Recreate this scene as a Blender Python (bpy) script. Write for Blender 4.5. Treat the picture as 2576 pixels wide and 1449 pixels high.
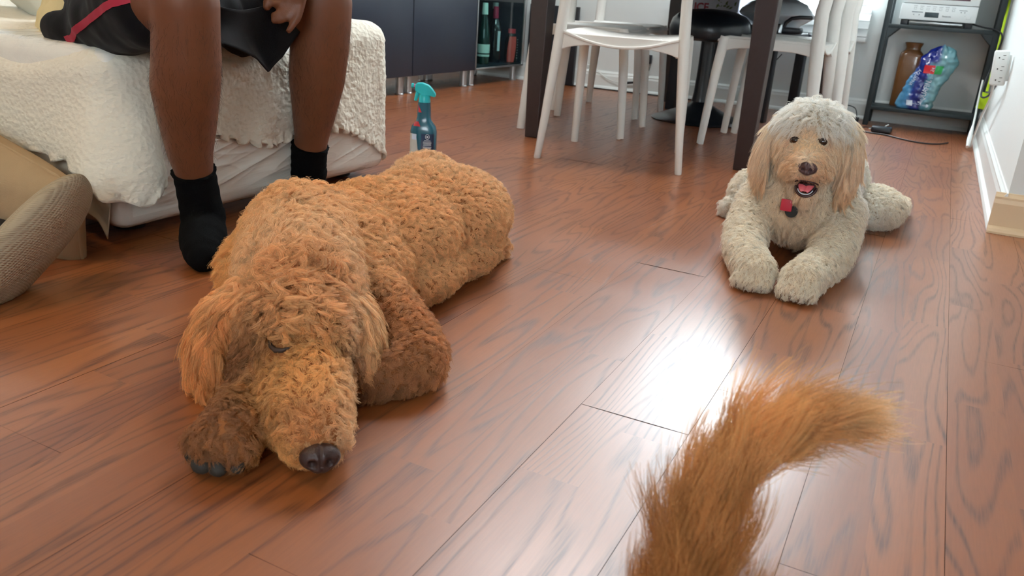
import bpy, bmesh, math, random
import numpy as np
from mathutils import Vector, Matrix, Quaternion, noise as mnoise

for o in list(bpy.data.objects):
    bpy.data.objects.remove(o, do_unlink=True)
SC = bpy.context.scene
COL = SC.collection

# ------------------------------------------------------------------ camera
CH = 0.555
FPX, PITCH, ROLL, YAW = 2034.85, 0.3483, 0.06864, 0.45622
def cam_axes():
    hx = np.array([math.cos(YAW), math.sin(YAW), 0]); hy = np.array([-math.sin(YAW), math.cos(YAW), 0]); z = np.array([0, 0, 1.])
    cp, sp = math.cos(PITCH), math.sin(PITCH)
    fw = hy*cp - z*sp; dn = -hy*sp - z*cp
    cr, sr = math.cos(ROLL), math.sin(ROLL)
    return hx*cr - dn*sr, hx*sr + dn*cr, fw
CR, CD, CF = cam_axes()
cam_d = bpy.data.cameras.new('camera'); cam = bpy.data.objects.new('camera', cam_d); COL.objects.link(cam)
cam_d.sensor_width = 36.0; cam_d.lens = FPX*36.0/2576.0; cam_d.clip_start = 0.02
cam.matrix_world = Matrix(((CR[0], -CD[0], -CF[0], 0), (CR[1], -CD[1], -CF[1], 0), (CR[2], -CD[2], -CF[2], CH), (0, 0, 0, 1)))
cam_d.dof.use_dof = True; cam_d.dof.focus_distance = 1.5; cam_d.dof.aperture_fstop = (cam_d.lens/1000)/0.0032
SC.camera = cam

# ------------------------------------------------------------------ world, lights, exposure
SC.view_settings.view_transform = 'Standard'; SC.view_settings.look = 'None'
SC.view_settings.gamma = 1.0; SC.view_settings.use_curve_mapping = False
SC.view_settings.exposure = 0.34
SC.cycles.max_bounces = 8; SC.cycles.diffuse_bounces = 4; SC.cycles.glossy_bounces = 4; SC.cycles.transparent_max_bounces = 12; SC.cycles.caustics_reflective = False; SC.cycles.caustics_refractive = False
W = bpy.data.worlds.new('sky'); SC.world = W; W.use_nodes = True
bgn = W.node_tree.nodes['Background']
bgn.inputs[0].default_value = (0.80, 0.93, 1.0, 1); bgn.inputs[1].default_value = 11.0
WINS = [(-1.10, -0.45, 0.60, 2.30), (-1.90, -1.16, 1.66, 2.36)]       # windows in the back wall: x0, x1, z0, z1
BACK_Y, RIGHT_X, LEFT_X, REAR_Y, CEIL_Z = 5.19, 0.24, -3.60, -2.6, 2.45
def area(name, loc, rot, sx, sy, power, color, portal=False):
    l = bpy.data.lights.new(name, 'AREA'); l.shape = 'RECTANGLE'; l.size = sx; l.size_y = sy; l.energy = power; l.color = color
    o = bpy.data.objects.new(name, l); COL.objects.link(o); o.location = loc; o.rotation_euler = rot
    if portal: l.cycles.is_portal = True
    return o
for i, (x0, x1, z0, z1) in enumerate(WINS):
    area('window_portal', ((x0+x1)/2, BACK_Y+0.13, (z0+z1)/2), (math.radians(-90), 0, 0), x1-x0, z1-z0, 1, (1, 1, 1), True)
    area('daylight', ((x0+x1)/2, BACK_Y+0.30, (z0+z1)/2+0.1), (math.radians(-80), 0, 0), x1-x0+.2, z1-z0, (190, 26)[i], (0.84, 0.94, 1.0))
# the room continues behind the camera: unseen fill light added from that side, and the warm ceiling lamp over the bed
area('rear_fill_light', (0.9, REAR_Y+0.25, 1.6), (math.radians(75), 0, math.radians(12)), 1.8, 1.3, 5, (0.97, 0.98, 1.0))
area('unseen_ceiling_light', (-1.9, 0.2, 2.38), (0, 0, 0), 0.5, 0.5, 13, (1.0, 0.68, 0.34))
area('unseen_ceiling_light', (-1.2, 3.0, 2.38), (0, 0, 0), 0.9, 0.9, 40, (0.95, 0.98, 1.0))  # unseen cool fill, added to brighten the back of the room

# ------------------------------------------------------------------ helpers
rnd = random.Random(7)
def tag(o, label=None, cat=None, group=None, kind=None):
    if label: o['label'] = label
    if cat: o['category'] = cat
    if group: o['group'] = group
    if kind: o['kind'] = kind
    return o
def srgb(r, g, b):
    f = lambda c: (c/255/12.92) if c/255 <= .04045 else ((c/255+.055)/1.055)**2.4
    return (f(r), f(g), f(b), 1)
def mat(name, col, rough=0.5, metal=0.0, spec=0.5, var=0.06, scale=30.0, bump=0.0, bscale=200.0, trans=0.0, coat=0.0, sheen=0.0, alpha=1.0, sss=0.0):
    """a procedural surface: base colour with a little noise in tone, optional noise bump"""
    m = bpy.data.materials.new(name); m.use_nodes = True
    nt = m.node_tree; b = nt.nodes['Principled BSDF']
    tc = nt.nodes.new('ShaderNodeTexCoord'); nz = nt.nodes.new('ShaderNodeTexNoise')
    nz.inputs['Scale'].default_value = scale; nz.inputs['Detail'].default_value = 4
    nt.links.new(tc.outputs['Object'], nz.inputs['Vector'])
    mx = nt.nodes.new('ShaderNodeMix'); mx.data_type = 'RGBA'
    a = [min(1, max(0, c*(1-var))) for c in col[:3]]+[1]; c2 = [min(1, c*(1+var)) for c in col[:3]]+[1]
    mx.inputs[6].default_value = a; mx.inputs[7].default_value = c2
    nt.links.new(nz.outputs['Fac'], mx.inputs[0]); nt.links.new(mx.outputs[2], b.inputs['Base Color'])
    b.inputs['Roughness'].default_value = rough; b.inputs['Metallic'].default_value = metal
    b.inputs['Specular IOR Level'].default_value = spec
    b.inputs['Transmission Weight'].default_value = trans
    b.inputs['Coat Weight'].default_value = coat; b.inputs['Sheen Weight'].default_value = sheen
    b.inputs['Alpha'].default_value = alpha
    if sss: b.inputs['Subsurface Weight'].default_value = sss; b.inputs['Subsurface Radius'].default_value = (0.02, 0.008, 0.004)
    if bump:
        n2 = nt.nodes.new('ShaderNodeTexNoise'); n2.inputs['Scale'].default_value = bscale; n2.inputs['Detail'].default_value = 3
        nt.links.new(tc.outputs['Object'], n2.inputs['Vector'])
        bp = nt.nodes.new('ShaderNodeBump'); bp.inputs['Strength'].default_value = bump; bp.inputs['Distance'].default_value = 0.002
        nt.links.new(n2.outputs['Fac'], bp.inputs['Height']); nt.links.new(bp.outputs['Normal'], b.inputs['Normal'])
    return m

class MB:
    """collects shapes into one mesh"""
    def __init__(s): s.v = []; s.f = []; s.mi = []
    def add(s, vs, fs, mi=0):
        k = len(s.v); s.v += [tuple(map(float, p)) for p in vs]
        s.f += [tuple(k+i for i in f) for f in fs]; s.mi += [mi]*len(fs); return s
    def bm(s, b, mi=0):
        b.verts.ensure_lookup_table()
        s.add([v.co for v in b.verts], [[v.index for v in f.verts] for f in b.faces], mi); b.free(); return s
    def box(s, a, b, bev=0.0, seg=2, M=None, mi=0):
        bmx = bmesh.new(); bmesh.ops.create_cube(bmx, size=1)
        sc = [max(1e-5, b[i]-a[i]) for i in range(3)]; ce = [(a[i]+b[i])/2 for i in range(3)]
        for v in bmx.verts: v.co = Vector([v.co[i]*sc[i]+ce[i] for i in range(3)])
        if bev: bmesh.ops.bevel(bmx, geom=bmx.edges[:], offset=min(bev, min(sc)*.49), segments=seg, profile=.5, affect='EDGES')
        if M is not None: bmesh.ops.transform(bmx, matrix=M, verts=bmx.verts[:])
        bmx.verts.index_update()
        return s.bm(bmx, mi)
    def tube(s, pts, rs, n=12, cap=True, flat=None, up=None, mi=0):
        """tube along pts; rs radius or list; flat: (a,b) multipliers on the two section axes"""
        P = [Vector(p) for p in pts]; N = len(P)
        if not hasattr(rs, '__len__'): rs = [rs]*N
        T = []
        for i in range(N):
            t = (P[min(i+1, N-1)]-P[max(i-1, 0)])
            T.append(t.normalized() if t.length > 1e-9 else Vector((0, 0, 1)))
        u = Vector(up) if up is not None else (Vector((0, 0, 1)) if abs(T[0].z) < .9 else Vector((1, 0, 0)))
        fl = flat or (1, 1); vs = []; fs = []
        for i in range(N):
            u = (u - T[i]*u.dot(T[i])); u = u.normalized() if u.length > 1e-6 else T[i].orthogonal().normalized()
            w = T[i].cross(u)
            for k in range(n):
                a = 2*math.pi*k/n
                vs.append(P[i]+(u*math.cos(a)*fl[0]+w*math.sin(a)*fl[1])*rs[i])
        for i in range(N-1):
            for k in range(n):
                fs.append((i*n+k, i*n+(k+1) % n, (i+1)*n+(k+1) % n, (i+1)*n+k))
        if cap: fs.append(tuple(range(n-1, -1, -1))); fs.append(tuple((N-1)*n+k for k in range(n)))
        return s.add(vs, fs, mi)
    def lathe(s, prof, c=(0, 0, 0), n=32, M=None, mi=0):
        vs = []; fs = []
        for r, z in prof:
            for k in range(n):
                a = 2*math.pi*k/n; v = Vector((r*math.cos(a), r*math.sin(a), z))
                if M is not None: v = M @ v
                vs.append(v+Vector(c))
        for i in range(len(prof)-1):
            for k in range(n): fs.append((i*n+k, i*n+(k+1) % n, (i+1)*n+(k+1) % n, (i+1)*n+k))
        fs.append(tuple(range(n-1, -1, -1))); fs.append(tuple((len(prof)-1)*n+k for k in range(n)))
        return s.add(vs, fs, mi)
    def ell(s, c, r, M=None, sub=3, mi=0):
        b = bmesh.new(); bmesh.ops.create_icosphere(b, subdivisions=sub, radius=1)
        for v in b.verts:
            p = Vector((v.co.x*r[0], v.co.y*r[1], v.co.z*r[2])) if hasattr(r, '__len__') else v.co*r
            if M is not None: p = M @ p
            v.co = p+Vector(c)
        b.verts.index_update(); return s.bm(b, mi)
    def cap(s, p0, r0, p1, r1, n=20, mi=0):
        """tapered capsule"""
        p0 = Vector(p0); p1 = Vector(p1); d = p1-p0; L = max(d.length, 1e-5); pts = []; rs = []
        for i in range(7):
            a = -math.pi/2+math.pi/2*i/6; pts.append((r0*math.sin(a), max(1e-4, r0*math.cos(a))))
        for i in range(1, 6): pts.append((L*i/6, r0+(r1-r0)*i/6))
        for i in range(7):
            a = math.pi/2*i/6; pts.append((L+r1*math.sin(a), max(1e-4, r1*math.cos(a))))
        q = d.normalized().to_track_quat('Z', 'Y').to_matrix() if d.length > 1e-6 else Matrix.Identity(3)
        return s.lathe([(r, z) for z, r in pts], c=p0, n=n, M=q, mi=mi)
    def grid(s, fn, nu, nv, closed_u=False, mi=0, flip=False):
        vs = [fn(i/(nu-1 if not closed_u else nu), j/(nv-1)) for j in range(nv) for i in range(nu)]
        fs = []
        for j in range(nv-1):
            for i in range(nu if closed_u else nu-1):
                a = j*nu+i; b = j*nu+(i+1) % nu
                f = (a, b, b+nu, a+nu); fs.append(f[::-1] if flip else f)
        return s.add(vs, fs, mi)
    def xf(s, M):
        s.v = [tuple(M @ Vector(p)) for p in s.v]; return s

def make(name, mb, m=None, parent=None, smooth=True, off=None, mods=()):
    me = bpy.data.meshes.new(name)
    o3 = Vector(off) if off is not None else (parent_loc(parent) if parent else Vector((0, 0, 0)))
    me.from_pydata([(p[0]-o3[0], p[1]-o3[1], p[2]-o3[2]) for p in mb.v], [], mb.f); me.update()
    ms = m if isinstance(m, (list, tuple)) else [m]
    for k in ms:
        if k: me.materials.append(k)
    if len(ms) > 1: me.polygons.foreach_set('material_index', mb.mi)
    if smooth:
        me.polygons.foreach_set('use_smooth', [True]*len(me.polygons))
        try: me.set_sharp_from_angle(angle=math.radians(38))
        except Exception: pass
    o = bpy.data.objects.new(name, me); COL.objects.link(o)
    if parent is not None: o.parent = parent
    else: o.location = o3
    for t, kw in mods:
        md = o.modifiers.new(t, t)
        for k, v in kw.items(): setattr(md, k, v)
    return o
def parent_loc(p):
    v = Vector((0, 0, 0))
    while p is not None: v += Vector(p.location); p = p.parent
    return v
def thing(name, label, cat, loc=(0, 0, 0), group=None):
    o = bpy.data.objects.new(name, None); COL.objects.link(o); o.location = loc; o.empty_display_size = .05
    return tag(o, label, cat, group)
def top(name, mb, m, label, cat, loc=None, group=None, **k):
    if loc is None:
        a = np.array(mb.v); loc = (float((a[:, 0].min()+a[:, 0].max())/2), float((a[:, 1].min()+a[:, 1].max())/2), float(a[:, 2].min()))
    return tag(make(name, mb, m, off=loc, **k), label, cat, group)
def copy_tree(o, parent=None):
    c = o.copy(); COL.objects.link(c); c.parent = parent
    for ch in list(o.children): copy_tree(ch, c)
    return c
def text(name, body, size, M, m, parent=None, extrude=0.0003, align='CENTER', xs=1.0, shear=0.0, bold=0.0):
    """printed lettering turned into a thin mesh"""
    cu = bpy.data.curves.new(name, 'FONT'); cu.body = body; cu.size = size; cu.extrude = extrude; cu.align_x = align; cu.align_y = 'CENTER'
    cu.shear = shear; cu.offset = bold; cu.resolution_u = 3
    tmp = bpy.data.objects.new('tmp', cu); COL.objects.link(tmp)
    me = bpy.data.meshes.new_from_object(tmp.evaluated_get(bpy.context.evaluated_depsgraph_get()))
    bpy.data.objects.remove(tmp, do_unlink=True); bpy.data.curves.remove(cu)
    me.materials.clear(); me.materials.append(m); me.name = name
    o = bpy.data.objects.new(name, me); COL.objects.link(o)
    if parent is not None:
        o.parent = parent; M = Matrix.Translation(-parent_loc(parent)) @ M
    o.matrix_local = M @ Matrix.Diagonal((xs, 1, 1, 1))
    return o
def frame(loc, x, y):
    """4x4 with local x,y axes given (text plane)"""
    x = Vector(x).normalized(); y = Vector(y); y = (y-x*y.dot(x)).normalized(); z = x.cross(y)
    return Matrix(((x.x, y.x, z.x, loc[0]), (x.y, y.y, z.y, loc[1]), (x.z, y.z, z.z, loc[2]), (0, 0, 0, 1)))
def smoothstep(a, b, x):
    t = min(1, max(0, (x-a)/(b-a))); return t*t*(3-2*t)
def nz3(x, y, z=0.0): return mnoise.noise(Vector((x, y, z)))
def remeshed(mb, voxel, smooth=6, factor=0.6, sub=0):
    """one continuous skin around overlapping closed shapes"""
    me = bpy.data.meshes.new('tmp'); me.from_pydata(mb.v, [], mb.f); me.update()
    o = bpy.data.objects.new('tmp', me); COL.objects.link(o)
    r = o.modifiers.new('r', 'REMESH'); r.mode = 'VOXEL'; r.voxel_size = voxel
    s = o.modifiers.new('s', 'SMOOTH'); s.factor = factor; s.iterations = smooth
    dg = bpy.context.evaluated_depsgraph_get(); dg.update()
    out = bpy.data.meshes.new_from_object(o.evaluated_get(dg))
    bpy.data.objects.remove(o, do_unlink=True); bpy.data.meshes.remove(me)
    out.polygons.foreach_set('use_smooth', [True]*len(out.polygons))
    return out
def mesh_arrays(me):
    me.calc_loop_triangles(); n = len(me.vertices)
    V = np.empty(n*3); me.vertices.foreach_get('co', V); V = V.reshape(-1, 3)
    NN = np.empty(n*3); me.vertex_normals.foreach_get('vector', NN); NN = NN.reshape(-1, 3)
    T = np.empty(len(me.loop_triangles)*3, dtype=np.int32); me.loop_triangles.foreach_get('vertices', T); T = T.reshape(-1, 3)
    return V, NN, T
def shift_mesh(me, off):
    V = np.empty(len(me.vertices)*3); me.vertices.foreach_get('co', V); V = V.reshape(-1, 3)-np.array(off); me.vertices.foreach_set('co', V.ravel()); me.update()
# ------------------------------------------------------------------ structure: floor
def floor_material():
    m = bpy.data.materials.new('oak_laminate'); m.use_nodes = True; nt = m.node_tree; N = nt.nodes; Lk = nt.links
    b = N['Principled BSDF']
    def mth(op, a, bb=None, c=None):
        n = N.new('ShaderNodeMath'); n.operation = op
        for i, v in enumerate((a, bb, c)):
            if v is None: continue
            if isinstance(v, (int, float)): n.inputs[i].default_value = v
            else: Lk.new(v, n.inputs[i])
        return n.outputs[0]
    tc = N.new('ShaderNodeTexCoord'); sp = N.new('ShaderNodeSeparateXYZ'); Lk.new(tc.outputs['Object'], sp.inputs[0])
    X, Y = sp.outputs[0], sp.outputs[1]
    strip = mth('FLOOR', mth('DIVIDE', mth('ADD', X, 0.0436), 0.08015))
    # end joints printed within each strip, about 0.6 m apart
    wn = N.new('ShaderNodeTexWhiteNoise'); wn.noise_dimensions = '1D'; Lk.new(strip, wn.inputs['W'])
    seg = mth('FLOOR', mth('ADD', mth('DIVIDE', Y, 0.52), mth('MULTIPLY', wn.outputs['Value'], 5.0)))
    idv = N.new('ShaderNodeCombineXYZ'); Lk.new(strip, idv.inputs[0]); Lk.new(seg, idv.inputs[1])
    wn2 = N.new('ShaderNodeTexWhiteNoise'); wn2.noise_dimensions = '3D'; Lk.new(idv.outputs[0], wn2.inputs['Vector'])
    r1 = wn2.outputs['Value']; sc = N.new('ShaderNodeSeparateColor'); Lk.new(wn2.outputs['Color'], sc.inputs[0]); r2 = sc.outputs[1]
    # cathedral grain: contour lines of a field stretched along the strip
    cv = N.new('ShaderNodeCombineXYZ')
    Lk.new(mth('MULTIPLY', X, 7.5), cv.inputs[0]); Lk.new(mth('MULTIPLY', Y, 0.85), cv.inputs[1]); Lk.new(mth('MULTIPLY', r1, 57.0), cv.inputs[2])
    n1 = N.new('ShaderNodeTexNoise'); n1.inputs['Scale'].default_value = 1.0; n1.inputs['Detail'].default_value = 2.2; n1.inputs['Roughness'].default_value = .42; n1.inputs['Distortion'].default_value = 0.1
    Lk.new(cv.outputs[0], n1.inputs['Vector'])
    fld = mth('ADD', mth('MULTIPLY', n1.outputs['Fac'], 19.0), mth('MULTIPLY', X, mth('MULTIPLY', mth('SUBTRACT', r2, .3), 90.0)))
    fr = mth('FRACT', fld)
    tri = mth('ABSOLUTE', mth('SUBTRACT', mth('MULTIPLY', fr, 2.0), 1.0))
    ring = N.new('ShaderNodeMapRange'); ring.interpolation_type = 'SMOOTHSTEP'
    ring.inputs[1].default_value = 0.52; ring.inputs[2].default_value = 1.0; Lk.new(tri, ring.inputs[0])
    # pores: fine streaks along the strip
    cv2 = N.new('ShaderNodeCombineXYZ'); Lk.new(mth('MULTIPLY', X, 420.0), cv2.inputs[0]); Lk.new(mth('MULTIPLY', Y, 22.0), cv2.inputs[1]); Lk.new(mth('MULTIPLY', r1, 31.0), cv2.inputs[2])
    n2 = N.new('ShaderNodeTexNoise'); n2.inputs['Scale'].default_value = 1.0; n2.inputs['Detail'].default_value = 2.0; Lk.new(cv2.outputs[0], n2.inputs['Vector'])
    cv3 = N.new('ShaderNodeCombineXYZ'); Lk.new(mth('MULTIPLY', X, 9.0), cv3.inputs[0]); Lk.new(mth('MULTIPLY', Y, 2.0), cv3.inputs[1]); Lk.new(mth('MULTIPLY', r2, 19.0), cv3.inputs[2])
    n3 = N.new('ShaderNodeTexNoise'); n3.inputs['Scale'].default_value = 1.0; Lk.new(cv3.outputs[0], n3.inputs['Vector'])
    pores = N.new('ShaderNodeMapRange'); pores.inputs[1].default_value = .35; pores.inputs[2].default_value = .72; Lk.new(n2.outputs['Fac'], pores.inputs[0])
    dark = mth('ADD', mth('MULTIPLY', mth('MULTIPLY', ring.outputs[0], mth('ADD', 0.26, mth('MULTIPLY', n3.outputs['Fac'], 0.75))), mth('ADD', .55, mth('MULTIPLY', pores.outputs[0], .6))), mth('MULTIPLY', pores.outputs[0], 0.16))
    cl = mth('MINIMUM', dark, 1.0)
    base = N.new('ShaderNodeMix'); base.data_type = 'RGBA'; base.inputs[6].default_value = FL_A; base.inputs[7].default_value = FL_B
    Lk.new(mth('ADD', mth('MULTIPLY', r1, .65), mth('MULTIPLY', n3.outputs['Fac'], .35)), base.inputs[0])
    col = N.new('ShaderNodeMix'); col.data_type = 'RGBA'; col.inputs[7].default_value = FL_D
    Lk.new(base.outputs[2], col.inputs[6]); Lk.new(cl, col.inputs[0])
    Lk.new(col.outputs[2], b.inputs['Base Color'])
    # worn lacquer
    n4 = N.new('ShaderNodeTexNoise'); n4.inputs['Scale'].default_value = 3.0; n4.inputs['Detail'].default_value = 5; Lk.new(tc.outputs['Object'], n4.inputs['Vector'])
    rg = N.new('ShaderNodeMapRange'); rg.inputs[3].default_value = .26; rg.inputs[4].default_value = .34; Lk.new(n4.outputs['Fac'], rg.inputs[0])
    Lk.new(mth('ADD', rg.outputs[0], mth('MULTIPLY', cl, .08)), b.inputs['Roughness'])
    b.inputs['Specular IOR Level'].default_value = 0.75; b.inputs['Coat Weight'].default_value = .42; b.inputs['Coat Roughness'].default_value = .5
    bp = N.new('ShaderNodeBump'); bp.inputs['Strength'].default_value = .10; bp.inputs['Distance'].default_value = .0006; bp.invert = True
    wv = N.new('ShaderNodeTexNoise'); wv.inputs['Scale'].default_value = 9.0; Lk.new(tc.outputs['Object'], wv.inputs['Vector'])
    Lk.new(mth('ADD', mth('MULTIPLY', ring.outputs[0], .35), mth('MULTIPLY', wv.outputs['Fac'], 1.0)), bp.inputs['Height']); Lk.new(bp.outputs['Normal'], b.inputs['Normal'])
    return m
FL_A = srgb(162, 95, 48); FL_B = srgb(132, 70, 33); FL_D = srgb(78, 35, 14)
WOOD = floor_material()
mb = MB(); BW = 0.1603; X0 = -0.0436
JOINT = {-1: 1.165, -2: 0.998, -3: 1.70, 0: 0.785, 1: 1.555}      # end joints read off the photograph, board index -> Y
for i in range(-22, 19):
    xa = X0+BW*i; xb = xa+BW; g = 0.0003
    y = JOINT.get(i, rnd.uniform(0, 1.2)); y -= 1.2*math.ceil((y-REAR_Y)/1.2)
    if i == -1: y0s = None
    while y < BACK_Y:
        ya, yb = y, y+1.2
        tx = rnd.uniform(-.0018, .0018)
        if i in (-2, -3): tx = .0022 if i == -2 else -.0022
        ty = rnd.uniform(-.0008, .0008)
        ya2 = max(ya, REAR_Y)+.0003; yb2 = min(yb, BACK_Y+.1)-.0003
        if yb2 > ya2:
            crown = rnd.uniform(-.0004, .0004)
            vs = []; K = 5
            for a in range(K):
                u = a/(K-1); x = xa+g+(BW-2*g)*u
                for yy, q in ((ya2, -1), (yb2, 1)):
                    vs.append((x, yy, (u-.5)*tx*.35+crown*(1-(2*u-1)**2)+q*ty*.3-.0006))
            mb.add(vs, [(2*a, 2*a+2, 2*a+3, 2*a+1) for a in range(K-1)])
        y = yb
zmax = max(v[2] for v in mb.v); mb.v = [(p[0], p[1], p[2]-zmax) for p in mb.v]
nb = len(mb.f)
mb.add([(-3.75, REAR_Y, -.004), (3.2, REAR_Y, -.004), (3.2, BACK_Y+.1, -.004), (-3.75, BACK_Y+.1, -.004)], [(0, 1, 2, 3)], 1)
GAP = mat('gap', srgb(38, 26, 20), .9, var=.2)
tag(make('floor', mb, [WOOD, GAP], smooth=False), kind='structure')

# ------------------------------------------------------------------ walls, ceiling, baseboards, windows
WALL = mat('wall_paint', srgb(226, 231, 230), .75, spec=.25, var=.015, scale=4, bump=.15, bscale=120)
CEIL = mat('ceiling_paint', srgb(235, 235, 230), .9, spec=.1, var=.01)
TRIM = mat('trim_gloss_white', srgb(232, 236, 234), .35, var=.02, scale=8)
CREAM = mat('trim_cream', srgb(222, 196, 160), .45, var=.04, scale=9)
def wall(name, a, b, holes=None, axis='y'):
    """slab a..b with rectangular holes given in (x0,x1,z0,z1)"""
    m_ = MB()
    if not holes: m_.box(a, b)
    else:
        xs = sorted({a[0], b[0]} | {h[0] for h in holes} | {h[1] for h in holes}); zs = sorted({a[2], b[2]} | {h[2] for h in holes} | {h[3] for h in holes})
        for i in range(len(xs)-1):
            for j in range(len(zs)-1):
                cx = (xs[i]+xs[i+1])/2; cz = (zs[j]+zs[j+1])/2
                if any(h[0] < cx < h[1] and h[2] < cz < h[3] for h in holes): continue
                m_.box((xs[i], a[1], zs[j]), (xs[i+1], b[1], zs[j+1]))
    return tag(make(name, m_, WALL, smooth=False), kind='structure')
wall('wall_back', (LEFT_X-.1, BACK_Y, 0), (RIGHT_X+.1, BACK_Y+.12, CEIL_Z), WINS)
wall('wall_left', (LEFT_X-.1, REAR_Y, 0), (LEFT_X, BACK_Y, CEIL_Z))
CORNER_Y = 2.66
wall('wall_right', (RIGHT_X, CORNER_Y, 0), (RIGHT_X+.12, BACK_Y, CEIL_Z))
wall('wall_side', (RIGHT_X+.12, CORNER_Y+.0, 0), (3.1, CORNER_Y+.12, CEIL_Z))
wall('wall_far_right', (3.1, REAR_Y, 0), (3.2, CORNER_Y+.12, CEIL_Z))
RW = (0.1, 1.9, .95, 2.2)
wall('wall_rear', (LEFT_X-.1, REAR_Y-.1, 0), (3.2, REAR_Y, CEIL_Z), [RW])
c_ = MB().box((LEFT_X-.1, REAR_Y-.1, CEIL_Z), (3.2, BACK_Y+.12, CEIL_Z+.08)); tag(make('ceiling', c_, CEIL, smooth=False), kind='structure')
# baseboards with a stepped profile
def baseboard(name, p0, p1, nrm, m, h=.115):
    prof = [(0, 0), (.030, 0), (.030, .006), (.026, .014), (.020, .019), (.016, .021), (.016, h-.03), (.012, h-.018), (.012, h-.012), (.006, h-.004), (.004, h), (0, h)]
    p0 = Vector(p0); p1 = Vector(p1); n = Vector(nrm); vs = []
    for p in (p0, p1):
        for d, z in prof: vs.append(p+n*d+Vector((0, 0, z)))
    k = len(prof); fs = [(i, (i+1) % k, k+(i+1) % k, k+i) for i in range(k)]+[tuple(range(k-1, -1, -1)), tuple(range(k, 2*k))]
    return tag(make(name, MB().add(vs, fs), m, smooth=False), kind='structure')
baseboard('baseboard_back', (LEFT_X, BACK_Y, 0), (RIGHT_X, BACK_Y, 0), (0, -1, 0), TRIM)
baseboard('baseboard_right', (RIGHT_X, CORNER_Y-.01, 0), (RIGHT_X, BACK_Y, 0), (-1, 0, 0), TRIM)
baseboard('baseboard_left', (LEFT_X, REAR_Y, 0), (LEFT_X, BACK_Y, 0), (1, 0, 0), TRIM)
baseboard('baseboard_side', (RIGHT_X-.03, CORNER_Y, 0), (3.1, CORNER_Y, 0), (0, -1, 0), CREAM, h=.115)
GLASSN = bpy.data.materials.new('window_glass'); GLASSN.use_nodes = True
def clear_glass(m, tint=(1, 1, 1, 1), fr=1.0, rough=.02):
    nt = m.node_tree; nt.nodes.clear()
    o = nt.nodes.new('ShaderNodeOutputMaterial'); mx = nt.nodes.new('ShaderNodeMixShader'); t = nt.nodes.new('ShaderNodeBsdfTransparent'); g = nt.nodes.new('ShaderNodeBsdfGlossy'); f = nt.nodes.new('ShaderNodeFresnel')
    t.inputs[0].default_value = tint; g.inputs['Roughness'].default_value = rough; f.inputs[0].default_value = 1.45
    k = nt.nodes.new('ShaderNodeMath'); k.operation = 'MULTIPLY'; k.inputs[1].default_value = fr; k.use_clamp = True
    ge = nt.nodes.new('ShaderNodeNewGeometry'); fb = nt.nodes.new('ShaderNodeMath'); fb.operation = 'SUBTRACT'; fb.inputs[0].default_value = 1; nt.links.new(ge.outputs['Backfacing'], fb.inputs[1]); fm = nt.nodes.new('ShaderNodeMath'); fm.operation = 'MULTIPLY'; nt.links.new(f.outputs[0], fm.inputs[0]); nt.links.new(fb.outputs[0], fm.inputs[1]); nt.links.new(fm.outputs[0], k.inputs[0]); nt.links.new(k.outputs[0], mx.inputs[0]); nt.links.new(t.outputs[0], mx.inputs[1]); nt.links.new(g.outputs[0], mx.inputs[2]); nt.links.new(mx.outputs[0], o.inputs[0])
clear_glass(GLASSN)
for i, (x0, x1, z0, z1) in enumerate(WINS+[RW]):
    yy = BACK_Y+.07 if i < 2 else REAR_Y-.06
    w = MB()
    for a, b in (((x0, z0), (x0+.04, z1)), ((x1-.04, z0), (x1, z1)), ((x0, z0), (x1, z0+.04)), ((x0, z1-.04), (x1, z1)), ((x0, (z0+z1)/2-.02), (x1, (z0+z1)/2+.02))):
        w.box((a[0], yy-.02, a[1]), (b[0], yy+.02, b[1]), .004)
    t = bpy.data.objects.new('window_%d' % (i+1), None); COL.objects.link(t); t.location = ((x0+x1)/2, yy, z0); tag(t, kind='structure')
    make('window_frame', w, TRIM, t)
    make('window_pane', MB().box((x0+.035, yy-.002, z0+.035), (x1-.035, yy+.002, z1-.035)), GLASSN, t, smooth=False)
    if i < 2:
        make('window_sill', MB().box((x0-.03, BACK_Y-.035, z0-.03), (x1+.03, BACK_Y+.05, z0-.002), .004), TRIM, t)
# slatted blind on window 1, hanging below the sill line
BL = mat('blind_white', srgb(236, 238, 236), .5, var=.01)
t = thing('window_blind', 'white slatted blind hanging in front of the back wall beside the black metal shelf', 'blind', (-.79, BACK_Y-.04, .445))
b_ = MB()
z = .475
while z < 2.3:
    M_ = Matrix.Translation((-.78, BACK_Y-.062, z)) @ Matrix.Rotation(math.radians(52 if z < 1.5 else 16), 4, 'X')
    b_.box((-.365, -.024, -.0014), (.365, .024, .0014), .001, 1, M_); z += .0405
make('slats', b_, BL, t)
make('bottom_rail', MB().box((-1.145, BACK_Y-.085, .425), (-.415, BACK_Y-.04, .452), .004), BL, t)
make('head_rail', MB().box((-1.15, BACK_Y-.09, 2.3), (-.41, BACK_Y-.035, 2.35), .004), BL, t)
b_ = MB()
for x in (-1.05, -.52): b_.box((x-.0008, BACK_Y-.088, .44), (x+.0008, BACK_Y-.086, 2.3)); b_.box((x-.0008, BACK_Y-.038, .44), (x+.0008, BACK_Y-.036, 2.3))
make('ladder_cord', b_, BL, t)
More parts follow.
